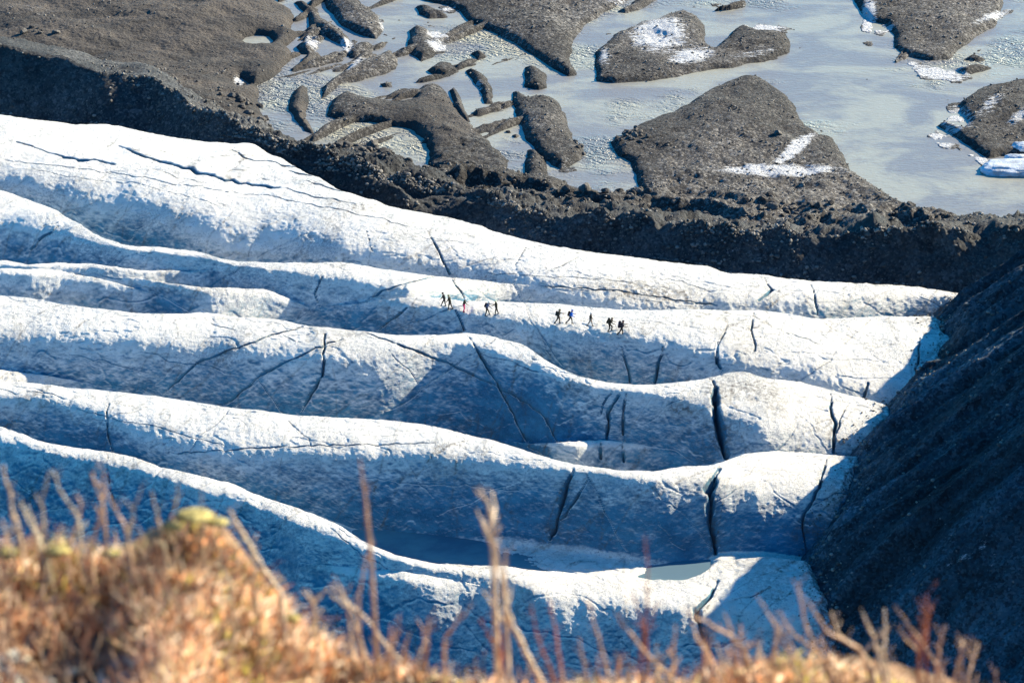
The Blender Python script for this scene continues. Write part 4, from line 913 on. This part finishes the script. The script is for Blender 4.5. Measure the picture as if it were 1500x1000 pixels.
# moss cushions
def moss(u, v, w, h, label, y_=None):
    y_ = y_ or 3.12; c = fp(u, v, y_); bm = bmesh.new(); bmesh.ops.create_icosphere(bm, subdivisions=4, radius=1)
    P_ = np.array([q.co[:] for q in bm.verts]); F_ = [tuple(q.index for q in f.verts) for f in bm.faces]; bm.free()
    P_ = P_ * (1 + .25 * fbm(P_[:, 0] + u, P_[:, 1], P_[:, 2], 2, 3) + .1 * fbm(P_[:, 0], P_[:, 1] + u, P_[:, 2], 9, 2))[:, None]
    s_ = y_ / .87 / FP; P_ *= np.array([w * s_, w * s_ * .8, h * s_])
    o = mesh_obj('moss_cushion', P_, F_, M_MOSS); o.location = c; tag(o, label, 'moss', 'yellow green moss cushions'); return o
moss(285, 755, 26, 6, 'bright yellow moss cushion crowning the turf hummock'); moss(318, 764, 16, 5, 'moss cushion at the head of the pale curved branch')
moss(252, 772, 13, 6, 'small moss cushion on the left shoulder of the turf hummock'); moss(163, 810, 14, 5, 'moss cushion between the forked shrub and the turf hummock')
moss(84, 806, 18, 6, 'broad moss cushion below the knobbly shrub'); moss(10, 810, 18, 8, 'moss cushion in the left corner of the heath'); moss(428, 905, 11, 6, 'moss tuft below the end of the pale curved branch')
# twigs and shrubs: branches traced, each at its own distance
def stem(pts, r0, y0, y1):
    n = len(pts); W3 = [fp(u, v, y0 + (y1 - y0) * i / (n - 1)) for i, (u, v) in enumerate(pts)]
    # refine
    out, rad = [], []
    for i in range(n - 1):
        for j in range(4):
            t = j / 4; p = W3[i].lerp(W3[i + 1], t); out.append(p + Vector((rg2.gauss(0, .0007), rg2.gauss(0, .002), rg2.gauss(0, .0007)))); rad.append(1 - .62 * (1 - (i + t) / (n - 1)))
    out.append(W3[-1]); rad.append(1.0)
    return out, [r0 * q * rg2.uniform(.85, 1.2) for q in rad]
barks = {k_: simple('bark', c_, .8, .35, 90, .2) for k_, c_ in {'p': (.66, .52, .36), 'r': (.34, .13, .08), 't': (.55, .37, .24), 'g': (.50, .42, .28)}.items()}
def shrub(label, color, brs, y=3.12, name='bare_shrub'):
    b0 = brs[0][0][-1]; root = empty(name, fp(*b0, y)); tag(root, label, 'shrub' if name == 'bare_shrub' else 'branch', 'bare shrubs on the near hillside')
    for pts, px in brs:
        pts = list(pts); last = pts[-1]; ya = y + rg2.uniform(-.06, .06)
        P_, rad = stem(pts, px * .5 * y / .87 / FP * .66, ya, y)
        # root down into the soil
        q = P_[-1].copy(); g = gz(q.x, min(q.y, 3.2)); 
        if g is not None and g < q.z - .003: P_ += [Vector((q.x + .004, q.y - .01, (q.z + g) / 2)), Vector((q.x + .006, min(q.y, 3.15), g - .01))]; rad += [rad[-1], rad[-1]]
        P_ = [p - root.location for p in P_]
        tv, tf = tube(P_, rad, 7); mesh = mesh_obj('branch', tv, tf, barks[color], root)
        for _ in range(max(1, int(len(P_) * .45))):                          # short spur twigs
            k_ = rg2.randrange(0, len(P_) - 2); a = P_[k_]; ln = rg2.uniform(.006, .02); sd_ = Vector((rg2.choice([-1, 1]) * rg2.uniform(.4, 1), rg2.gauss(0, .4), rg2.uniform(.5, 1.2))).normalized()
            tv, tf = tube([a, a + sd_ * ln * .5, a + sd_ * ln + Vector((0, 0, ln * .2))], [rad[k_] * .55, rad[k_] * .5, rad[k_] * .35], 5); mesh_obj('spur', tv, tf, barks[color], mesh)
shrub('tall pale stem at the far left edge', 'p', [([(5,682),(14,725),(24,768),(34,820)], 9), ([(2,760),(15,800),(22,840)], 8)])
shrub('knobbly grey shrub with lobed tips above the left moss', 'g', [([(72,690),(60,735),(64,770),(70,820)], 8), ([(40,740),(52,775),(62,800)], 6), ([(76,688),(90,722),(112,752),(120,800)], 7), ([(30,730),(40,760),(55,790)], 5)])
shrub('forked brown shrub left of the turf hummock', 't', [([(134,690),(136,700),(150,740),(142,780),(132,815)], 9), ([(115,725),(118,752),(106,785),(98,815)], 8), ([(158,725),(172,750),(184,775),(190,810)], 7), ([(150,685),(152,710),(150,735)], 6)])
shrub('slender twigs rising over the turf hummock', 'g', [([(208,715),(196,745),(188,775),(186,810)], 6), ([(222,720),(232,760),(240,800)], 7), ([(262,700),(258,735),(252,770)], 4), ([(300,690),(296,720),(292,750)], 3)])
shrub('pale curved branch arching down the side of the turf hummock', 'p', [([(335,748),(352,775),(372,808),(388,838),(410,866)], 12)], 3.12, 'dead_branch')
shrub('fallen twigs crossing the dark face of the turf hummock', 'g', [([(325,785),(345,800),(358,788),(370,810)], 6), ([(318,790),(325,830),(335,850)], 6)], 3.05)
shrub('pale zigzag branch between the hummock and the long leaning branch', 'p', [([(481,862),(460,882),(458,918),(449,952),(440,990)], 11), ([(448,862),(460,885)], 6), ([(484,870),(496,880),(510,890)], 5)])
shrub('long leaning pale branch running down to the right', 'p', [([(496,868),(534,905),(578,959),(625,1000),(660,1030)], 11), ([(500,860),(522,915),(535,960),(540,1010)], 8), ([(415,850),(422,880),(430,930)], 5)])
shrub('tall upright brown twig standing over the dark ice hollow', 't', [([(527,668),(534,721),(542,793)], 8.5), ([(542,793),(534,830),(524,880),(528,940),(540,1000)], 8)])
shrub('short blunt twigs left of the tall pale knotted branch', 't', [([(686,892),(668,912),(653,934),(650,1000)], 8), ([(628,908),(626,950),(620,1000)], 9), ([(585,900),(580,930),(570,980)], 6), ([(600,925),(590,960),(590,1000)], 6)])
shrub('tall pale knotted branch rising in the middle of the strip', 'p', [([(702,712),(714,738),(721,772),(731,826),(738,877),(752,918),(775,966),(800,1010)], 12), ([(722,722),(724,745),(720,765)], 9), ([(706,758),(712,780),(722,795)], 12), ([(706,862),(722,890),(742,912)], 7), ([(750,856),(746,880),(740,900)], 6), ([(741,805),(740,835)], 6)])
shrub('pair of red tipped twigs right of the tall knotted branch', 'r', [([(778,880),(785,925),(806,983),(815,1020)], 8), ([(806,880),(813,925),(823,986),(830,1030)], 9), ([(731,912),(735,960),(735,1020)], 9), ([(702,905),(716,930),(730,950)], 7)])
shrub('tall slim red twig standing alone right of centre', 'r', [([(945,786),(949,850),(945,905),(940,960),(935,1010)], 7), ([(926,864),(938,905),(945,930)], 6), ([(962,880),(956,905),(946,925)], 5)])
shrub('tangle of tan twigs below the slim red twig', 't', [([(862,880),(877,932),(891,993),(900,1030)], 9), ([(900,896),(925,932),(976,986),(1000,1020)], 9), ([(990,916),(986,966),(984,1020)], 9), ([(848,935),(856,970),(866,1020)], 7), ([(912,960),(905,990),(903,1020)], 8)])
shrub('wide forked twig beside the meltwater crack', 't', [([(1008,898),(1040,914),(1068,929),(1088,950),(1102,985)], 9), ([(1013,912),(1020,935),(1036,955),(1052,992)], 8), ([(1045,930),(1038,945),(1034,955)], 7), ([(1110,938),(1098,948),(1088,952)], 7), ([(1065,908),(1072,925)], 6)])
shrub('cluster of thin leaning twigs under the lower ice block', 't', [([(1114,880),(1133,912),(1153,952),(1165,990)], 8), ([(1142,893),(1163,929),(1204,959),(1220,990)], 8), ([(1136,908),(1136,966),(1130,1010)], 8), ([(1150,925),(1160,950),(1185,985)], 6), ([(1065,945),(1068,975),(1072,1010)], 8)])
shrub('tall twig pair before the edge of the dark scree', 't', [([(1169,852),(1173,881),(1180,918),(1200,955),(1215,990)], 8), ([(1180,876),(1211,922),(1258,949),(1275,985)], 9), ([(1200,930),(1212,955),(1228,985)], 7)])
shrub('golden brown twigs in front of the scree foot', 'p', [([(1217,896),(1231,932),(1265,956),(1280,990)], 9), ([(1265,897),(1279,932),(1289,959),(1292,990)], 9), ([(1296,893),(1296,925),(1296,955),(1300,990)], 8)])
shrub('twig with a long red tip standing before the dark scree', 'r', [([(1357,868),(1357,905),(1352,935),(1345,985)], 7), ([(1366,888),(1360,905),(1357,915)], 7), ([(1336,930),(1345,945)], 5)])
shrub('leaning tan twigs around the red tipped one', 't', [([(1326,906),(1350,942),(1374,976),(1390,1010)], 9), ([(1382,916),(1376,950),(1372,985)], 7), ([(1322,928),(1330,940),(1345,955)], 5)])
shrub('last forked twig at the right end of the strip', 't', [([(1428,938),(1408,952),(1398,983),(1394,1020)], 7), ([(1433,940),(1426,960),(1418,990)], 7), ([(1410,935),(1408,950)], 6), ([(1459,978),(1460,1010)], 4)])

# ------------------------------------------------------------------ light
SUN_AZ = math.atan2(.84, .54)           # from +Y towards +X
SUN_EL = R(25)
sd = Vector((math.sin(SUN_AZ) * math.cos(SUN_EL), math.cos(SUN_AZ) * math.cos(SUN_EL), math.sin(SUN_EL)))
sl = bpy.data.lights.new('sun', 'SUN'); sl.energy = 5.0; sl.angle = R(.5); sl.color = (1.0, .865, .64)
so = bpy.data.objects.new('sun', sl); COL.objects.link(so); so.rotation_euler = sd.to_track_quat('Z', 'Y').to_euler()
so.location = (60, 300, 200)
wd = bpy.data.worlds.new('World'); sc.world = wd; wd.use_nodes = True
nt = wd.node_tree; bg = nt.nodes['Background']; sky = nt.nodes.new('ShaderNodeTexSky'); sky.sky_type = 'NISHITA'; sky.sun_disc = False
sky.sun_elevation = SUN_EL; sky.sun_rotation = SUN_AZ; sky.ozone_density = 5.0; sky.dust_density = .3; sky.air_density = 1.0
mul = nt.nodes.new('ShaderNodeMix'); mul.data_type = 'RGBA'; mul.blend_type = 'MULTIPLY'; mul.inputs[0].default_value = 1; mul.inputs[7].default_value = (.12, .94, 1.30, 1)
nt.links.new(sky.outputs[0], mul.inputs[6]); nt.links.new(mul.outputs[2], bg.inputs[0]); bg.inputs[1].default_value = .07
sc.view_settings.view_transform = 'Standard'; sc.view_settings.look = 'None'; sc.view_settings.exposure = 1.62; sc.view_settings.gamma = 1
